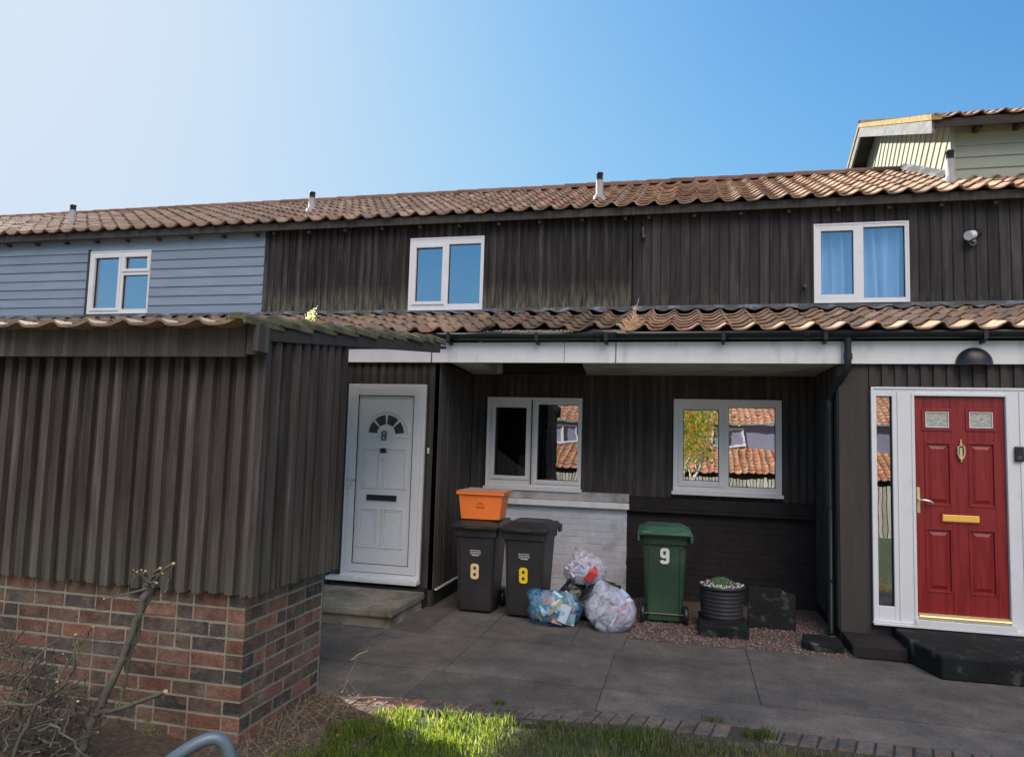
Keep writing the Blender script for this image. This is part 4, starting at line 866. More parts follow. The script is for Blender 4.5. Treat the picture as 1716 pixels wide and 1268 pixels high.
# ================================================================== doorsteps
mb = MB(); mb.box(-4.10, -2.855, 6.94, 7.84, -0.01, 0.10); st = mb.build('doorstep', 'step', None, bevel=0.008)
tag(st, 'weathered concrete doorstep under the white door', 'doorstep')
mb = MB(); mb.box(-4.12, -2.825, 6.90, 7.85, 0.105, 0.185); mb.build('tread', 'step', st, bevel=0.018)
mb = MB(); mb.box(-3.95, -2.845, 7.851, 7.99, 0.0, 0.20); tag(mb.build('threshold_block', 'black_paint', None), 'black painted block between the white door cill and its step', 'block')
bs = thing('doorstep', 'low black painted doorstep with a chamfered corner below the red door', 'doorstep', (2.6, 7.4, 0))
mb = MB(); mb.prism([(1.97, 7.40, 0), (2.09, 6.97, 0), (4.6, 7.0, 0), (4.6, 7.975, 0), (1.97, 7.975, 0)], (0, 0, 0.20)); mb.build('step', 'black_step', bs, (2.6, 7.4, 0), bevel=0.018)
mb = MB(); mb.box(1.50, 1.966, 7.44, 7.975, 0, 0.11); mb.build('plinth', 'black_paint', bs, (2.6, 7.4, 0), bevel=0.01)

# ================================================================== wheelie bins
def bin_(label, loc, rz, body_m, lid_m, num, num_m, back=False, outline=False, lidtilt=0):
    t = thing('wheelie_bin', label, 'bin', loc, 'wheelie bins by the wall', rz)
    W, Dp, H = 0.50, 0.66, 0.93; bw, bd = 0.40, 0.48
    # local: front faces -Y, origin at base centre
    mb = MB()
    def rring(w_, d_, z, yo, r=0.05, n=4):
        P_ = []
        for (cx2, cy2, a0) in ((w_/2-r, d_/2-r, 0), (-w_/2+r, d_/2-r, 90), (-w_/2+r, -d_/2+r, 180), (w_/2-r, -d_/2+r, 270)):
            for i in range(n+1): a = rad(a0+90*i/n); P_.append((cx2+r*math.cos(a), cy2+yo+r*math.sin(a), z))
        return P_
    L_ = [(bw, bd, 0.03, -0.02), (bw+0.01, bd+0.02, 0.10, -0.02), (0.455, 0.60, 0.66, 0), (0.475, 0.62, H-0.10, 0.0), (0.52, 0.67, H-0.09, 0), (0.53, 0.68, H-0.02, 0), (0.565, 0.72, H-0.015, 0), (0.565, 0.72, H, 0)]
    vs = []; rows_ = [rring(*q) for q in L_]; m_ = len(rows_[0])
    for q in rows_: vs += q
    fs = [(j*m_+i, j*m_+(i+1) % m_, (j+1)*m_+(i+1) % m_, (j+1)*m_+i) for j in range(len(rows_)-1) for i in range(m_)]
    mb.add(vs, fs+[tuple(range(m_))], smooth=False)
    mb.build('body', body_m, t, bevel=0.004)
    # moulded ribs
    for sx in (-1, 1):
        mb = MB()
        if back: mb.hexa([(sx*0.17-.006, 0.252, .1), (sx*0.17+.006, 0.252, .1), (sx*0.17+.006, 0.225, .1), (sx*0.17-.006, 0.225, .1)], [(sx*0.17-.006, 0.325, .80), (sx*0.17+.006, 0.325, .80), (sx*0.17+.006, 0.30, .80), (sx*0.17-.006, 0.30, .80)])
        else: mb.hexa([(sx*0.19-.008, -0.268, .1), (sx*0.19+.008, -0.268, .1), (sx*0.19+.008, -0.24, .1), (sx*0.19-.008, -0.24, .1)], [(sx*0.21-.008, -0.322, .80), (sx*0.21+.008, -0.322, .80), (sx*0.21+.008, -0.30, .80), (sx*0.21-.008, -0.30, .80)])
        mb.build('rib', body_m, t, bevel=0.003)
    mb = MB()                               # lid: shallow dome with rim
    a = rring(0.585, 0.76, H+0.004, 0.0, 0.05); b = rring(0.59, 0.765, H+0.035, 0.0, 0.05); c = rring(0.53, 0.68, H+0.055, 0.01, 0.07); d = rring(0.40, 0.50, H+0.092, 0.04, 0.08); e = rring(0.34, 0.42, H+0.085, 0.04, 0.08)
    vs = a+b+c+d+e; fs = [(j*m_+i, j*m_+(i+1) % m_, (j+1)*m_+(i+1) % m_, (j+1)*m_+i) for j in range(4) for i in range(m_)]
    mb.add(vs, fs+[tuple(range(4*m_, 5*m_)), tuple(range(m_))]); ld = mb.build('lid', lid_m, t, bevel=0.004)
    mb = MB(); mb.box(-0.10, 0.10, -0.40, -0.375, H+0.0, H+0.025); mb.build('lid_grip', lid_m, ld, bevel=0.006)
    mb = MB()                               # rear handle with hinge lugs
    mb.tube([(-0.27, 0.345, H-0.02), (-0.27, 0.42, H+0.02), (-0.24, 0.445, H+0.03), (0.24, 0.445, H+0.03), (0.27, 0.42, H+0.02), (0.27, 0.345, H-0.02)], 0.016, 10)
    for sx in (-0.20, 0.20): mb.tube([(sx-0.05, 0.405, H+0.035), (sx+0.05, 0.405, H+0.035)], 0.028, 12)
    for sx in (-0.285, 0.285): mb.box(sx-0.012, sx+0.012, 0.28, 0.42, H-0.05, H+0.035)
    mb.build('handle', lid_m if back else body_m, t, bevel=0.003)
    for sx in (-1, 1):
        mb = MB(Matrix.Translation((sx*0.235, 0.23, 0.10)) @ Matrix.Rotation(rad(90), 4, 'Y'))
        mb.lathe([(0.03, -0.025), (0.075, -0.027), (0.098, -0.022), (0.10, 0), (0.098, 0.022), (0.075, 0.027), (0.03, 0.025)], 22); wh = mb.build('wheel', 'black_plastic', t)
        mb = MB(Matrix.Translation((sx*0.235, 0.23, 0.10)) @ Matrix.Rotation(rad(90), 4, 'Y')); mb.lathe([(0.001, -0.03), (0.035, -0.029), (0.035, 0.029), (0.001, 0.03)], 12); mb.build('hub', 'num_grey', wh)
    mb = MB(); mb.tube([(-0.25, 0.23, 0.10), (0.25, 0.23, 0.10)], 0.012, 8); mb.build('axle', 'num_grey', t)
    # numeral on the visible face (leans with the face)
    if num:
        zc = 0.46 if not back else 0.72
        if back: dd = 0.245+(zc-0.1)*(0.30-0.23)/0.56+0.014; yy = 0.2276+(0.30-0.2276)*((zc-0.1)/0.56)
        else: yy = -(0.27+(0.30-0.27)*((zc-0.1)/0.56))
        yy = (0.225+(zc-0.10)*(0.295-0.225)/0.56+0.006) if back else -(0.27+(zc-0.10)*(0.30-0.27)/0.56+0.004)
        def loop(cx2, cz2, a2, b2, r3, n3=6):
            P_ = []
            for (sx2, sz2, a0) in ((1, 1, 0), (-1, 1, 90), (-1, -1, 180), (1, -1, 270)):
                for i in range(n3+1): t2 = rad(a0+90*i/n3); P_.append((cx2+sx2*(a2-r3)+r3*math.cos(t2), cz2+sz2*(b2-r3)+r3*math.sin(t2)))
            return P_
        def put(nm, m_, g_, off):
            mb = MB(); st_ = 0.034; hw = 0.050
            def band(z0_, z1_, keep=None, dy=0.0):
                c_ = (z0_+z1_)/2; hb = (z1_-z0_)/2
                O_ = loop(0, c_, hw+g_, hb+g_, 0.034+g_); I_ = loop(0, c_, hw-st_-g_, hb-st_-g_, 0.010 if hw-st_-g_ > 0.011 else 0.006)
                n4 = len(O_)
                for i in range(n4):
                    j = (i+1) % n4; q = [O_[i], O_[j], I_[j], I_[i]]; mx_ = sum(p[0] for p in q)/4; mz_ = sum(p[1] for p in q)/4
                    if keep and not keep(mx_, mz_): continue
                    mb.add([(p[0], -dy, p[1]) for p in q], [(0, 1, 2, 3)])
            if num == '8': band(-0.0180, 0.0850); band(-0.0850, 0.0180, dy=0.0005)
            else: band(-0.0230, 0.0850); band(-0.0850, 0.0560, keep=lambda x_, z_: x_ > 0.004 and z_ < 0.045 or z_ < -0.040, dy=0.0005)
            o = mb.build(nm, m_, t, normals=False)
            o.location = (0, yy-off if not back else yy+off+0.004, zc); o.rotation_euler = (rad(3.1) if not back else rad(6.5), 0, 0 if not back else math.pi)
            return o
        if outline: put('numeral_outline', 'num_dark', 0.006, 0.0005)
        put('numeral', num_m, 0.0, 0.0025)
        if not back:
            mb = MB(); rnd = random.Random(3)
            for r_, (z, wd) in enumerate(((0.685, 0.13), (0.667, 0.11), (0.649, 0.12), (0.631, 0.07))):
                y_ = -(0.27+(z-0.10)*(0.30-0.27)/0.56+0.003); x = -wd/2
                while x < wd/2:
                    l = rnd.uniform(0.006, 0.016); mb.box(x, x+l, y_-0.002, y_, z, z+(0.006 if r_ < 3 else 0.009)); x += l+0.0035
            mb.build('print', 'num_white', t)
    t.scale = (0.96, 0.96, 1.0) if back else (0.94, 0.94, 0.99)
    return t
bin_('black wheelie bin with a cream 8, under the orange crate', (-2.255, 8.10, 0), rad(1), 'bin_black', 'bin_black', '8', 'num_cream', outline=True)
bin_('black wheelie bin with a bright yellow 8, beside the rubbish bags', (-1.685, 8.06, 0), rad(-2), 'bin_black', 'bin_black', '8', 'num_yellow', outline=True)
g9 = bin_('green wheelie bin with a white 9, its wheels and hinge side facing out', (-0.235, 8.33, 0), math.pi+rad(3), 'bin_green', 'bin_green_lid', '9', 'num_white', back=True)

# ================================================================== crate
cr = thing('storage_crate', 'orange plastic crate standing on the left black bin', 'crate', (-2.225, 8.03, 1.016), rz=rad(2)); cr.scale = (0.94, 0.94, 1.0)
mb = MB()
def tub(w0, d0, w1, d1, z0, z1):
    return [(-w0/2, -d0/2, z0), (w0/2, -d0/2, z0), (w0/2, d0/2, z0), (-w0/2, d0/2, z0)], [(-w1/2, -d1/2, z1), (w1/2, -d1/2, z1), (w1/2, d1/2, z1), (-w1/2, d1/2, z1)]
B_, T_ = tub(0.46, 0.34, 0.53, 0.40, 0.0, 0.285); Bi, Ti = tub(0.45, 0.33, 0.52, 0.39, 0.012, 0.285)
mb.add(B_+T_, [(0, 3, 2, 1), (0, 1, 5, 4), (1, 2, 6, 5), (2, 3, 7, 6), (3, 0, 4, 7)]); mb.add(Bi+Ti, [(0, 1, 2, 3), (0, 4, 5, 1), (1, 5, 6, 2), (2, 6, 7, 3), (3, 7, 4, 0)])
mb.build('tub', 'orange', cr, normals=False)
mb = MB(); mb.T = None
def rimring(w_, d_, t_, z0, z1):
    mb.box(-w_/2, w_/2, -d_/2, -d_/2+t_, z0, z1); mb.box(-w_/2, w_/2, d_/2-t_, d_/2, z0, z1); mb.box(-w_/2, -w_/2+t_, -d_/2+t_, d_/2-t_, z0, z1); mb.box(w_/2-t_, w_/2, -d_/2+t_, d_/2-t_, z0, z1)
rimring(0.575, 0.445, 0.024, 0.268, 0.300); rimring(0.585, 0.455, 0.012, 0.300, 0.308); mb.build('rim', 'orange', cr, bevel=0.004)
mb = MB(); mb.box(-0.27, 0.27, -0.205, 0.205, 0.296, 0.304); mb.build('lid', 'flue', cr, bevel=0.003)
mb = MB(); rnd = random.Random(2)
for (z, wd) in ((0.175, 0.05), (0.160, 0.08), (0.135, 0.11), (0.122, 0.10)):
    x = -wd/2
    while x < wd/2: l = rnd.uniform(0.006, 0.014); y_ = -(0.17+z/0.285*0.03); mb.box(x, x+l, y_-0.003, y_-0.0005, z, z+0.006); x += l+0.003
mb.build('print', 'orange_print', cr)

# ================================================================== rubbish bags
def bag(name, label, loc, size, m, seed, knot=True, contents=120, tilt=(0, 0), cols=None, knotdir=(0, 0, 1), flat=0.0, grp='rubbish bags by the white wall'):
    bm = bmesh.new(); bmesh.ops.create_icosphere(bm, subdivisions=5, radius=1.0)
    kd = Vector(knotdir).normalized(); sd_ = Vector((seed*3.1, seed*1.7, seed))
    for v in bm.verts:
        p = v.co.copy(); r = 1.0
        r += 0.15*noise.noise(p*1.2+sd_)
        nn = noise.noise(p*2.6+sd_); r += 0.06*(1-2*abs(nn))*0.6-0.02
        nn = noise.noise(p*6+sd_); r += 0.022*(1-abs(nn)*2.5)
        nn = noise.noise(Vector((p.x*14, p.y*14, p.z*5))+sd_); r += 0.014*(1-abs(nn)*2.5)
        dk = max(0, p.dot(kd)); r *= 1+0.28*dk**14-0.10*dk**3*(1-dk**8)
        q = Vector((p.x*size[0], p.y*size[1], p.z*size[2]))*r
        zmin = -size[2]*0.80
        if q.z < zmin: q.z = zmin+(q.z-zmin)*0.08
        v.co = q
    zmin = min(v.co.z for v in bm.verts)
    for v in bm.verts: v.co.z -= zmin
    for f in bm.faces: f.smooth = True
    me = bpy.data.meshes.new(name); bm.to_mesh(me); bm.free(); me.materials.append(m)
    o = bpy.data.objects.new(name, me); sc.collection.objects.link(o); o.location = loc; tag(o, label, 'bag', grp); o.rotation_euler = (tilt[0], tilt[1], 0)
    if contents:
        mb = MB(); rnd = random.Random(seed)
        cols = cols or [(0.7, 0.7, 0.75), (0.5, 0.55, 0.65), (0.8, 0.8, 0.8), (0.6, 0.35, 0.35), (0.25, 0.4, 0.6), (0.5, 0.5, 0.45)]
        for k in range(contents):
            while True:
                p = Vector((rnd.uniform(-1, 1), rnd.uniform(-1, 1), rnd.uniform(-1, 1)))
                if 0.25 < p.length < 0.80: break
            c = Vector((p.x*size[0], p.y*size[1], max(-0.62, p.z)*size[2]-zmin))
            R = Matrix.Translation(c) @ Matrix.Rotation(rnd.uniform(0, 6), 4, Vector((rnd.random()-.5, rnd.random()-.5, rnd.random()-.5)).normalized())
            mb.T = R; s = rnd.uniform(0.015, 0.055); mb.box(-s, s, -s*rnd.uniform(.2, .9), s*rnd.uniform(.2, .9), -s*1.1, s*1.1, col=rnd.choice(cols))
        mb.T = None; ct = mb.build('contents', 'rubbish', o, bevel=0.004); ct['kind'] = 'stuff'
    if knot:
        mb = MB(); rnd = random.Random(seed+5); base = Vector((kd.x*size[0], kd.y*size[1], kd.z*size[2]))*1.12; base.z -= zmin
        for k in range(7):
            a = rnd.uniform(0, 6.28); d = (kd+Vector((math.cos(a), math.sin(a), rnd.uniform(-.2, .5)))*0.8).normalized(); s = rnd.uniform(.03, .06)
            sdv = d.cross(Vector((rnd.random(), rnd.random(), rnd.random()))).normalized()*0.02
            mb.add([base-sdv*.3, base+sdv*.3, base+d*s+sdv, base+d*s*1.15, base+d*s-sdv], [(0, 1, 2, 3, 4)], smooth=False)
        mb.build('knot', m, o, normals=False)
    return o
F_clear = film_mat('clear_bag_film', (0.62, 0.63, 0.72), 0.34, 0.18); F_blue = film_mat('blue_bag_film', (0.10, 0.34, 0.60), 0.36, 0.15)
F_pink = film_mat('milky_bag_film', (0.60, 0.62, 0.74), 0.50, 0.2); F_green = film_mat('dark_green_bag_film', (0.015, 0.035, 0.03), 0.98, 0.3)
F_black = film_mat('black_bag_film', (0.02, 0.022, 0.025), 1.0, 0.3)
bag('rubbish_bag', 'blue see-through rubbish bag full of packaging in front of the black bins', (-1.335, 7.72, 0.0), (0.275, 0.22, 0.19), F_blue, 3, cols=[(0.75, 0.78, 0.8), (0.55, 0.75, 0.8), (0.6, 0.5, 0.15), (0.35, 0.3, 0.35), (0.6, 0.35, 0.25), (0.8, 0.8, 0.8), (0.1, 0.3, 0.2)], knotdir=(-0.75, 0, 0.65), contents=150)
bag('rubbish_bag', 'large milky clear rubbish bag leaning right, next to the green bin', (-0.745, 7.66, 0.0), (0.245, 0.20, 0.245), F_pink, 8, cols=[(0.75, 0.75, 0.8), (0.6, 0.65, 0.8), (0.75, 0.4, 0.42), (0.8, 0.8, 0.82), (0.35, 0.5, 0.7)], knotdir=(-0.45, 0, .9), contents=150, knot=False)
bag('rubbish_bag', 'clear rubbish bag with red packaging on top of the pile', (-1.085, 8.22, 0.33), (0.235, 0.18, 0.185), F_clear, 12, cols=[(0.55, 0.5, 0.6), (0.65, 0.65, 0.75), (0.4, 0.5, 0.7), (0.7, 0.7, 0.75), (0.5, 0.45, 0.5)], knotdir=(-.3, 0, 1), contents=120)
mb = MB(); mb.T = Matrix.Translation((-1.0, 8.03, 0.47)) @ Matrix.Rotation(0.5, 4, 'Y')
mb.hexa([(-.05, 0, -.07), (.035, .01, -.08), (.04, .05, -.06), (-.04, .05, -.07)], [(-.03, -.01, .02), (.06, 0, .04), (.05, .04, .06), (-.05, .05, .05)]); mb.hexa([(.0, .0, .04), (.06, 0, .03), (.06, .04, .03), (.0, .04, .05)], [(-.02, .01, .10), (.03, .015, .09), (.03, .03, .09), (-.02, .03, .10)]); mb.T = None
pk = mb.build('packaging', 'orange', None); pk.data.materials.clear(); pk.data.materials.append(mat('red_packaging', (0.65, 0.06, 0.07), 0.35, 0.15)); tag(pk, 'red packet inside the clear bag on top of the pile', 'packaging')
bag('rubbish_bag', 'dark green rubbish bag squashed below the clear bag, showing at right', (-0.94, 8.22, 0.10), (0.20, 0.17, 0.16), F_green, 15, contents=0, knotdir=(0.9, 0, .5))
bag('rubbish_bag', 'black rubbish bag behind the blue bag', (-1.20, 8.23, 0.0), (0.19, 0.17, 0.20), F_black, 19, contents=0)
bag('rubbish_bag', 'black rubbish bag at the bottom between the blue and milky bags', (-1.0, 8.02, 0.0), (0.16, 0.15, 0.15), F_black, 23, contents=0)
mb = MB(); mb.T = Matrix.Translation((-1.30, 7.535, 0.20)) @ Matrix.Rotation(0.75, 4, 'Y'); mb.box(-0.018, 0.018, -0.01, 0.01, -0.10, 0.10); mb.T = None
tag(mb.build('yellow_carton', mat('carton_card', (0.52, 0.45, 0.18), 0.7, 0.1), None), 'long yellow carton in the blue rubbish bag', 'packaging')
mb = MB(); mb.T = Matrix.Translation((-1.20, 7.53, 0.15)) @ Matrix.Rotation(0.35, 4, 'Y'); mb.box(-0.045, 0.045, -0.012, 0.012, -0.09, 0.09); mb.T = None
tag(mb.build('pale_carton', mat('pale_carton_card', (0.55, 0.72, 0.80), 0.6, 0.1), None), 'pale blue carton in the blue rubbish bag', 'packaging')

# ================================================================== planter, blocks, panel
pl = thing('planter', 'black ribbed round tub planted with a low succulent and white chippings', 'planter', (0.365, 8.06, 0.118))
mb = MB(); pr = [(0.20, 0.0)]
for i in range(7): z = 0.03+i*0.040; r_ = 0.205+0.02*(z/0.34); pr += [(r_, z), (r_+0.0035, z+0.006), (r_+0.0035, z+0.016), (r_, z+0.022)]
pr += [(0.226, 0.315), (0.238, 0.318), (0.238, 0.342), (0.226, 0.342), (0.216, 0.32)]
mb.lathe(pr, 30); mb.build('tub', 'bin_black', pl, normals=False)
mb = MB(); mb.lathe([(0.22, 0.325), (0.15, 0.340), (0.001, 0.347)], 30); mb.build('soil', 'soil', pl, normals=False)
mb = MB(); rnd = random.Random(6)
for k in range(330):
    a = rnd.uniform(0, 6.28); r_ = 0.222*math.sqrt(rnd.random()); s = rnd.uniform(0.004, 0.011)
    mb.lathe([(0.001, s), (s, s*.4), (s*.8, -s*.4)], 5, (r_*math.cos(a), r_*math.sin(a), 0.346), col=rnd.choice([(0.7, 0.7, 0.68), (0.5, 0.5, 0.48), (0.25, 0.25, 0.24), (0.12, 0.12, 0.12)]))
mb.build('chippings', 'gravel', pl)['kind'] = 'stuff'
mb = MB(); rnd = random.Random(16)
for k in range(240):
    a = rnd.uniform(0, 6.28); r_ = 0.095*math.sqrt(rnd.random()); h = 0.05*(1-(r_/0.1)**2)+0.01; cx2, cy2 = -0.01+r_*math.cos(a)*1.3, r_*math.sin(a); b = rnd.uniform(0, 6.28); s = 0.014
    mb.add([(cx2, cy2, 0.347), (cx2+math.cos(b)*s-.3*s, cy2+math.sin(b)*s, 0.347+h), (cx2+math.cos(b)*s*1.6, cy2+math.sin(b)*s*1.6, 0.352+h*1.2), (cx2+math.cos(b)*s+.3*s, cy2+math.sin(b)*s, 0.347+h*.8)], [(0, 1, 2, 3)])
mb.build('succulent', mat('succulent_leaf', (0.10, 0.17, 0.08), 0.6, 0.3), pl, normals=False)
mb = MB(); mb.box(0.13, 0.61, 7.70, 8.34, 0.0, 0.117); tag(mb.build('block', 'black_step', None, bevel=0.012), 'black painted block under the round planter', 'block')
mb = MB(); mb.prism([(0.64, 8.24, 0.0), (1.12, 8.24, 0.0), (1.12, 8.29, 0.360), (1.03, 8.29, 0.375), (0.97, 8.29, 0.415), (0.64, 8.29, 0.418)], (0, 0.06, 0)); tag(mb.build('panel', 'black_step', None, bevel=0.008), 'dark rectangular slab with a clipped corner standing right of the planter', 'slab')
mb = MB(); mb.prism([(1.08, 7.56, 0.0), (1.16, 7.48, 0.0), (1.44, 7.50, 0.0), (1.44, 7.86, 0.0), (1.12, 7.86, 0.0)], (0, 0, 0.085)); tag(mb.build('block', 'black_step', None, bevel=0.015), 'low black block beside the corner of the red door house', 'block')

# ================================================================== plants
def branch(mb, p0, p1, r0, r1, wob=0.02, n=6, seed=0):
    rnd = random.Random(seed); p0, p1 = Vector(p0), Vector(p1); pts = []; rs = []
    for i in range(n+1):
        t_ = i/n; w_ = wob*math.sin(math.pi*t_)
        pts.append(p0.lerp(p1, t_)+Vector((rnd.uniform(-1, 1)*w_, rnd.uniform(-1, 1)*w_, rnd.uniform(-1, 1)*w_*.5))); rs.append((r0+(r1-r0)*t_)*0.92)
    mb.tube(pts, rs, 7)
def PT(x, y, Y):    # photograph measurement converted to metres once, for the pruned shrub sketch
    d = (x-858)*r2-(y-634)*u2+1221.05*fw; d = d/d.y*Y; return Vector((0, 0, 1.9))+d
sh = thing('pruned_shrub', 'hard pruned bare shrub with cut stems in front of the brick base', 'shrub', (-2.93, 3.6, 0))
SH = (-2.93, 3.6, 0)
mb = MB(); ct = MB()
def seg(a, b, r0, r1, Ya=3.6, Yb=3.6, cut=False, sd_=0, wob=0.015):
    A, B = PT(*a, Ya), PT(*b, Yb); branch(mb, A, B, r0, r1, wob, 6, sd_)
    if cut: d = (B-A).normalized(); ct.tube([B-d*0.002, B+d*0.006], r1*0.98, 8)
seg((128, 1275), (148, 1225), .03, .028); seg((148, 1225), (205, 1105), .027, .023, 3.6, 3.62, sd_=1); seg((205, 1105), (238, 1010), .022, .021, 3.62, 3.62, sd_=2); seg((238, 1010), (248, 975), .022, .025, 3.62, 3.62)
seg((200, 1185), (215, 1110), .010, .011, 3.65, 3.66, sd_=3); seg((215, 1110), (252, 985), .011, .016, 3.66, 3.64, sd_=4)
for (b, r_) in (((230, 958), .007), ((237, 955), .006), ((244, 957), .007), ((268, 952), .008), ((272, 960), .006), ((290, 944), .009), ((262, 976), .007)): seg((248, 975), b, r_+.002, r_, 3.62, 3.58, True, int(b[0]))
seg((290, 944), (277, 990), .003, .0025, 3.58, 3.55, True); seg((222, 975), (224, 955), .004, .003, 3.6, 3.6, True); seg((248, 985), (175, 1003), .007, .005, 3.62, 3.5, True, 9); seg((240, 1030), (215, 995), .004, .003, 3.62, 3.6)
seg((152, 1200), (222, 1180), .015, .013, 3.6, 3.5, sd_=5); seg((222, 1180), (277, 1158), .013, .011, 3.5, 3.42, True, sd_=6); seg((145, 1225), (210, 1200), .005, .003, 3.6, 3.4)
seg((20, 1275), (60, 1180), .014, .012, 3.5, 3.5, sd_=7); seg((60, 1180), (100, 1155), .012, .011, 3.5, 3.5); seg((100, 1155), (125, 1120), .011, .009, 3.5, 3.5, sd_=8); seg((125, 1120), (127, 1063), .009, .008, 3.5, 3.48, True, sd_=9)
seg((60, 1180), (0, 1182), .010, .007, 3.5, 3.4); seg((75, 1170), (95, 1142), .007, .006, 3.5, 3.45, True); seg((150, 1200), (131, 1175), .008, .007, 3.6, 3.5, True); seg((118, 1205), (131, 1175), .007, .006, 3.6, 3.5)
seg((0, 1160), (50, 1160), .006, .004, 3.45, 3.5); seg((60, 1120), (105, 1095), .005, .004, 3.55, 3.5, True); seg((195, 1098), (150, 1075), .005, .003, 3.62, 3.5); seg((135, 1080), (155, 1050), .005, .004, 3.6, 3.55, True)
rnd = random.Random(99)
for k in range(46):
    a = (rnd.uniform(-20, 110), rnd.uniform(1120, 1275)); an = rnd.uniform(-1.3, 0.6); l = rnd.uniform(40, 110)
    seg(a, (a[0]+l*math.cos(an)*0.8, a[1]+l*math.sin(an)), rnd.uniform(.005, .010), .003, 3.5+rnd.uniform(-.1, .25), 3.5+rnd.uniform(-.1, .25), rnd.random() < .4, k, .03)
sb = mb.build('branches', 'bark', sh, SH); ct.build('cut_ends', 'cutwood', sh, SH)
mb = MB(); rnd = random.Random(14)
for k in range(520):
    a = (rnd.uniform(-30, 170), rnd.uniform(1060, 1275)); 
    if a[1] < 1060+a[0]*0.7: continue
    Y0 = rnd.uniform(3.45, 3.95); b = (a[0]+rnd.uniform(-40, 40), a[1]+rnd.uniform(-35, 20)); A, B = PT(*a, Y0), PT(*b, Y0+rnd.uniform(-.1, .1)); branch(mb, A, B, .0038, .0018, .02, 4, k)
mb.build('dead_twigs', 'twig', sh, SH)['kind'] = 'stuff'
mb = MB()
for (cx2, cy2, n_, sp, Y0) in ((128, 1085, 26, 9, 3.48), (15, 1160, 60, 26, 3.5), (205, 1165, 24, 12, 3.55), (248, 1215, 30, 10, 3.5), (235, 1040, 12, 6, 3.6)):
    for k in range(n_):
        p = PT(cx2+rnd.gauss(0, sp), cy2+rnd.gauss(0, sp), Y0+rnd.uniform(-.05, .05)); a = Vector((rnd.gauss(0, 1), rnd.gauss(0, 1), rnd.gauss(0, 1))).normalized()*0.010; b = a.cross(Vector((rnd.random(), 1, rnd.random()))).normalized()*0.006
        mb.add([p-a, p+b, p+a, p-b], [(0, 1, 2, 3)])
mb.build('leaves', 'leaf', sh, SH, normals=False)
# dry stems beside the brick base
mb = MB(); rnd = random.Random(77)
for k in range(170):
    x = rnd.uniform(-2.62, -2.10); y = rnd.uniform(3.6, 5.05); a = rnd.uniform(0, 6.28); h = rnd.uniform(0.02, 0.16); l = rnd.uniform(0.05, 0.22)
    A = Vector((x, y, 0.0)); B = A+Vector((math.cos(a)*l, math.sin(a)*l, h)); B.x = max(B.x, -2.63) if B.y < 5.2 else B.x
    branch(mb, A, B, .0017, .0009, .02, 4, k)
for (A, B, r_) in (((-2.33, 4.98, 0.03), (-2.02, 5.02, 0.05), .006), ((-2.45, 5.1, 0.02), (-2.36, 5.16, 0.28), .003), ((-2.40, 5.12, 0.25), (-2.27, 5.12, 0.33), .005)): branch(mb, A, B, r_, r_*.7, .02, 5, 3)
tag(mb.build('dry_stems', 'dry_stem', None), 'tangle of dry stems and twigs on the soil beside the brick base', 'dead plant')
bpy.data.objects['dry_stems']['kind'] = 'stuff'
mb = MB(); rnd = random.Random(78)
for k in range(260):
    x = rnd.uniform(-2.62, -1.9); y = rnd.uniform(4.0, 5.08); p = Vector((x, y, 0.025+rnd.uniform(0, .01))); a = Vector((rnd.gauss(0, 1), rnd.gauss(0, 1), rnd.gauss(0, .3))).normalized()*rnd.uniform(.008, .018); b = a.cross(Vector((0, 0, 1))).normalized()*0.006
    mb.add([p-a, p+b, p+a, p-b], [(0, 1, 2, 3)], col=rnd.choice([(0.30, 0.21, 0.13), (0.22, 0.15, 0.09), (0.40, 0.31, 0.2), (0.12, 0.09, 0.06)]))
kind(mb.build('leaf_litter', 'grass', normals=False), 'stuff')
# tufts on the path
def tuft(x, y, r_, n_, h, label, cols=GR, cf=1.0, seed=0):
    rnd = random.Random(seed+int(x*100)); pts = [(rnd.gauss(0, r_), rnd.gauss(0, r_*.6), 1.0, cf) for _ in range(n_)]
    o = blades(pts, 'grass_tuft', h*.4, h, cols, 0.005, seed); o.location = (x, y, 0.0); tag(o, label, 'weed', 'grass tufts along the path edge'); return o
tuft(-1.30, 5.27, 0.035, 60, 0.05, 'small grass tuft in the brick edging, leftmost of the tufts on the path', seed=1)
tuft(0.20, 5.42, 0.045, 70, 0.06, 'small grass tuft between the slabs, middle of the tufts on the path', seed=2)
tuft(0.48, 5.22, 0.055, 150, 0.10, 'bright grass clump at the path edge, rightmost of the tufts', seed=3)
# weeds on the roof edge
mb = MB(); lf = MB(); rnd = random.Random(41); p0 = Vector((-4.63, 7.9, 3.13))
p0 = PT(518, 544, 7.9)
for k in range(9):
    a = rnd.uniform(-0.6, 0.6); B = p0+Vector((math.sin(a)*0.14, rnd.uniform(-.05, .05), 0.20*rnd.uniform(.55, 1))); branch(mb, p0, B, .003, .002, .02, 4, k)
    for q in range(13):
        c = p0.lerp(B, rnd.uniform(.35, 1.05))+Vector((rnd.gauss(0, .014), rnd.gauss(0, .014), rnd.gauss(0, .012))); u_ = Vector((rnd.gauss(0, 1), rnd.gauss(0, 1), rnd.gauss(0, 1))).normalized()*.012; v_ = u_.cross(Vector((rnd.random(), 1, .3))).normalized()*.008
        lf.add([c-u_, c+v_, c+u_, c-v_], [(0, 1, 2, 3)])
wd = thing('weed', 'pale leafy weed growing from the tiles above the outbuilding', 'weed', tuple(p0)); mb.build('stems', 'twig', wd, tuple(p0)); lf.build('leaves', 'leaf_pale', wd, tuple(p0), normals=False)
mb = MB(); rnd = random.Random(43); p0 = Vector((-0.575, 7.86, 3.13))
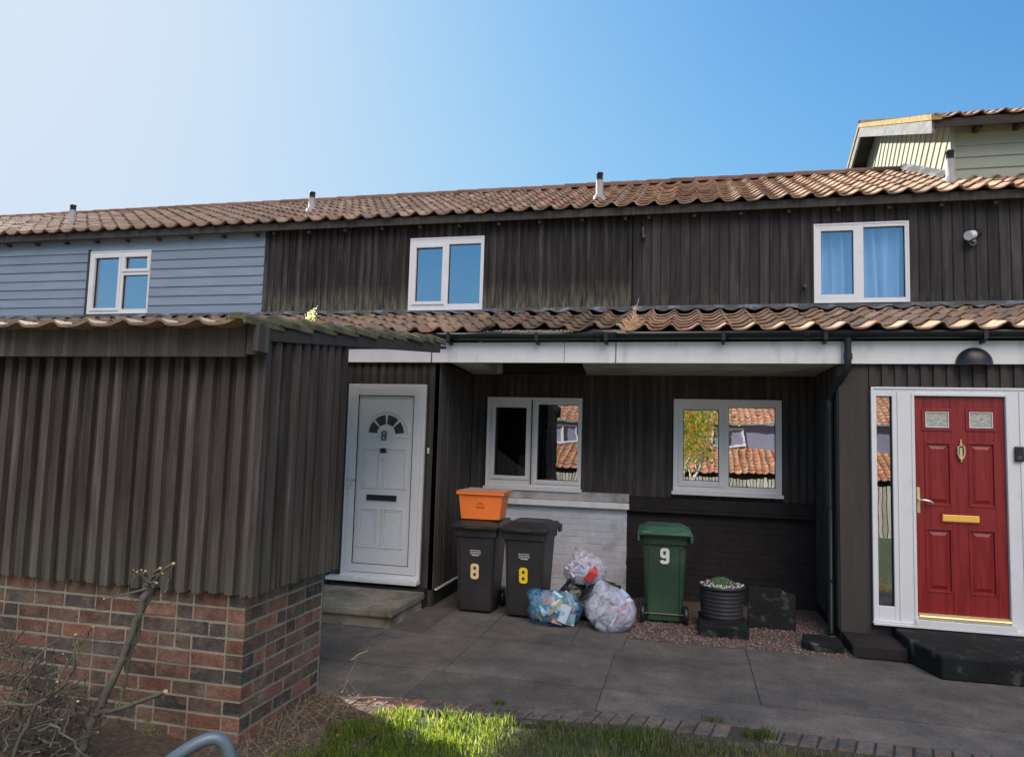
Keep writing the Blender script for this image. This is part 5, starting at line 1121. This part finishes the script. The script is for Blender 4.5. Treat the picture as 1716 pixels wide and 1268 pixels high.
for k in range(60):
    a = rnd.uniform(0, 6.28); r_ = rnd.uniform(0.02, 0.10); B = p0+Vector((math.cos(a)*r_*1.3, math.sin(a)*r_*.5, rnd.uniform(-.02, .12))); C_ = (p0+B)/2+Vector((rnd.gauss(0, .03), 0, rnd.gauss(.03, .02)))
    mb.tube([p0+Vector((rnd.gauss(0, .03), 0, 0)), C_, B], .0035, 5)
for k in range(16):
    B = p0+Vector((rnd.gauss(0.02, .02), rnd.gauss(0, .01), rnd.uniform(.12, .26)*(1))); mb.tube([p0+Vector((rnd.gauss(0, .045), 0, 0)), (p0+B)/2+Vector((rnd.gauss(0, .01), 0, 0)), B], .0028, 5)
mb.tube([p0+Vector((.02, 0, .1)), p0+Vector((.03, 0, .22)), p0+Vector((.06, 0, .33))], .002, 5)
tag(mb.build('dried_weed', 'straw', None), 'clump of dried straw coloured weed in the gutter', 'weed')

# ================================================================== steel hoop
mb = MB(); H_ = [(0.0, 2.6)]
P0 = PT(240, 1310, 2.45); P1 = PT(300, 1262, 2.5); P2 = PT(345, 1236, 2.55); P3 = PT(372, 1236, 2.58); P4 = PT(386, 1262, 2.6); P5 = PT(388, 1300, 2.6)
def smooth(pts, it=3):
    for _ in range(it):
        q = [pts[0]]
        for a, b in zip(pts, pts[1:]): q += [a.lerp(b, .25), a.lerp(b, .75)]
        q.append(pts[-1]); pts = q
    return pts
base1 = Vector((P0.x-0.5, P0.y-0.1, P0.z-0.42)); pp = smooth([Vector((base1.x-0.02, base1.y, 0.0)), base1, P0, P1, P2, P3, P4, P5, Vector((P5.x, P5.y, 0.0))])
mb.tube(pp, 0.024, 14); tag(mb.build('steel_hoop', 'steel_blue', None), 'bent blue grey steel tube rail at the bottom left', 'rail')

# ================================================================== the other side of the street (seen mirrored in the windows)
OB = (0, -22, -2.5); GZ = -2.5
ob = thing('terraced_row', 'opposite terrace with orange tiled roofs and lilac boards, mirrored in the ground floor windows', 'house', OB)
def back_T(): return Matrix(((-1, 0, 0, 0), (0, -1, 0, 0), (0, 0, 1, GZ), (0, 0, 0, 1)))
OR = [(0.52, 0.22, 0.10), (0.56, 0.26, 0.13), (0.44, 0.19, 0.10), (0.50, 0.27, 0.16)]
T_ = back_T()
pantiles(-26, 26, 17.0, 3.15, 19.6, 4.3, w=0.31, e=0.36, seed=91, pal=OR, seg=5, amp=0.036, T=T_).build('porch_roof', 'tile', ob, OB, normals=False)
pantiles(-26, 26, 19.2, 5.55, 23.2, 7.4, w=0.31, e=0.36, seed=92, pal=OR, seg=5, amp=0.036, T=T_).build('roof', 'tile', ob, OB, normals=False)
mb = MB(T_); mb.box(-30, 30, 19.6, 26, 0, 5.5); mb.build('upper_wall', 'purple', ob, OB)
mb = MB(T_); mb.box(-30, 30, 17.4, 19.6, 0, 3.1); mb.build('ground_wall', 'wall_dark', ob, OB)
for i in range(14):
    mb = MB(T_); x = -28+i*4.2; mb.ring(x, x+1.6, 4.35, 5.35, 0.10, 19.52, 19.6); mb.box(x+.75, x+.85, 19.52, 19.6, 4.45, 5.25); mb.build('window', 'white', ob, OB)
fn = thing('garden_fence', 'pale upright board fence across the street, mirrored in the windows', 'fence', (0, -8, gz(0, -8)))
mb = MB(); rnd = random.Random(12); x = -9
while x < 13:
    mb.box(x, x+0.085, -8.02, -8.0, gz(0, -8), gz(0, -8)+2.05+rnd.uniform(-.02, .02), tint=rnd.random()); x += 0.115
mb.build('boards', 'fence_wood', fn, (0, -8, gz(0, -8)))
TRX = 0.35
tr = thing('birch_tree', 'multi stemmed pale tree with orange green leaves, mirrored in a ground floor window', 'tree', (TRX, -11, gz(0, -11)))
mb = MB(); rnd = random.Random(19); o_ = (TRX, -11, gz(0, -11)); tips = []
for k in range(5):
    A = Vector(o_)+Vector((rnd.uniform(-.2, .2), rnd.uniform(-.2, .2), 0)); B = A+Vector((rnd.uniform(-.7, .7), rnd.uniform(-.6, .6), rnd.uniform(5.0, 6.5))); branch(mb, A, B, .07, .03, .25, 8, k)
    for q in range(6):
        s = A.lerp(B, rnd.uniform(.5, 1)); e_ = s+Vector((rnd.gauss(0, .45), rnd.gauss(0, .6), rnd.uniform(.3, 1.4))); branch(mb, s, e_, .03, .01, .1, 5, q); tips.append(e_)
mb.build('trunk', 'birch', tr, o_)
mb = MB()
for k in range(5000):
    c = rnd.choice(tips)+Vector((rnd.gauss(0, .4), rnd.gauss(0, .45), rnd.gauss(0, .4))); u_ = Vector((rnd.gauss(0, 1), rnd.gauss(0, 1), rnd.gauss(0, 1))).normalized()*.07; v_ = u_.cross(Vector((rnd.random(), 1, .3))).normalized()*.05
    mb.add([c-u_, c+v_, c+u_, c-v_], [(0, 1, 2, 3)], col=rnd.choice([(0.45, 0.22, 0.05), (0.18, 0.24, 0.05), (0.30, 0.28, 0.06), (0.10, 0.16, 0.05)]))
mb.build('crown', 'autumn', tr, o_, normals=False)
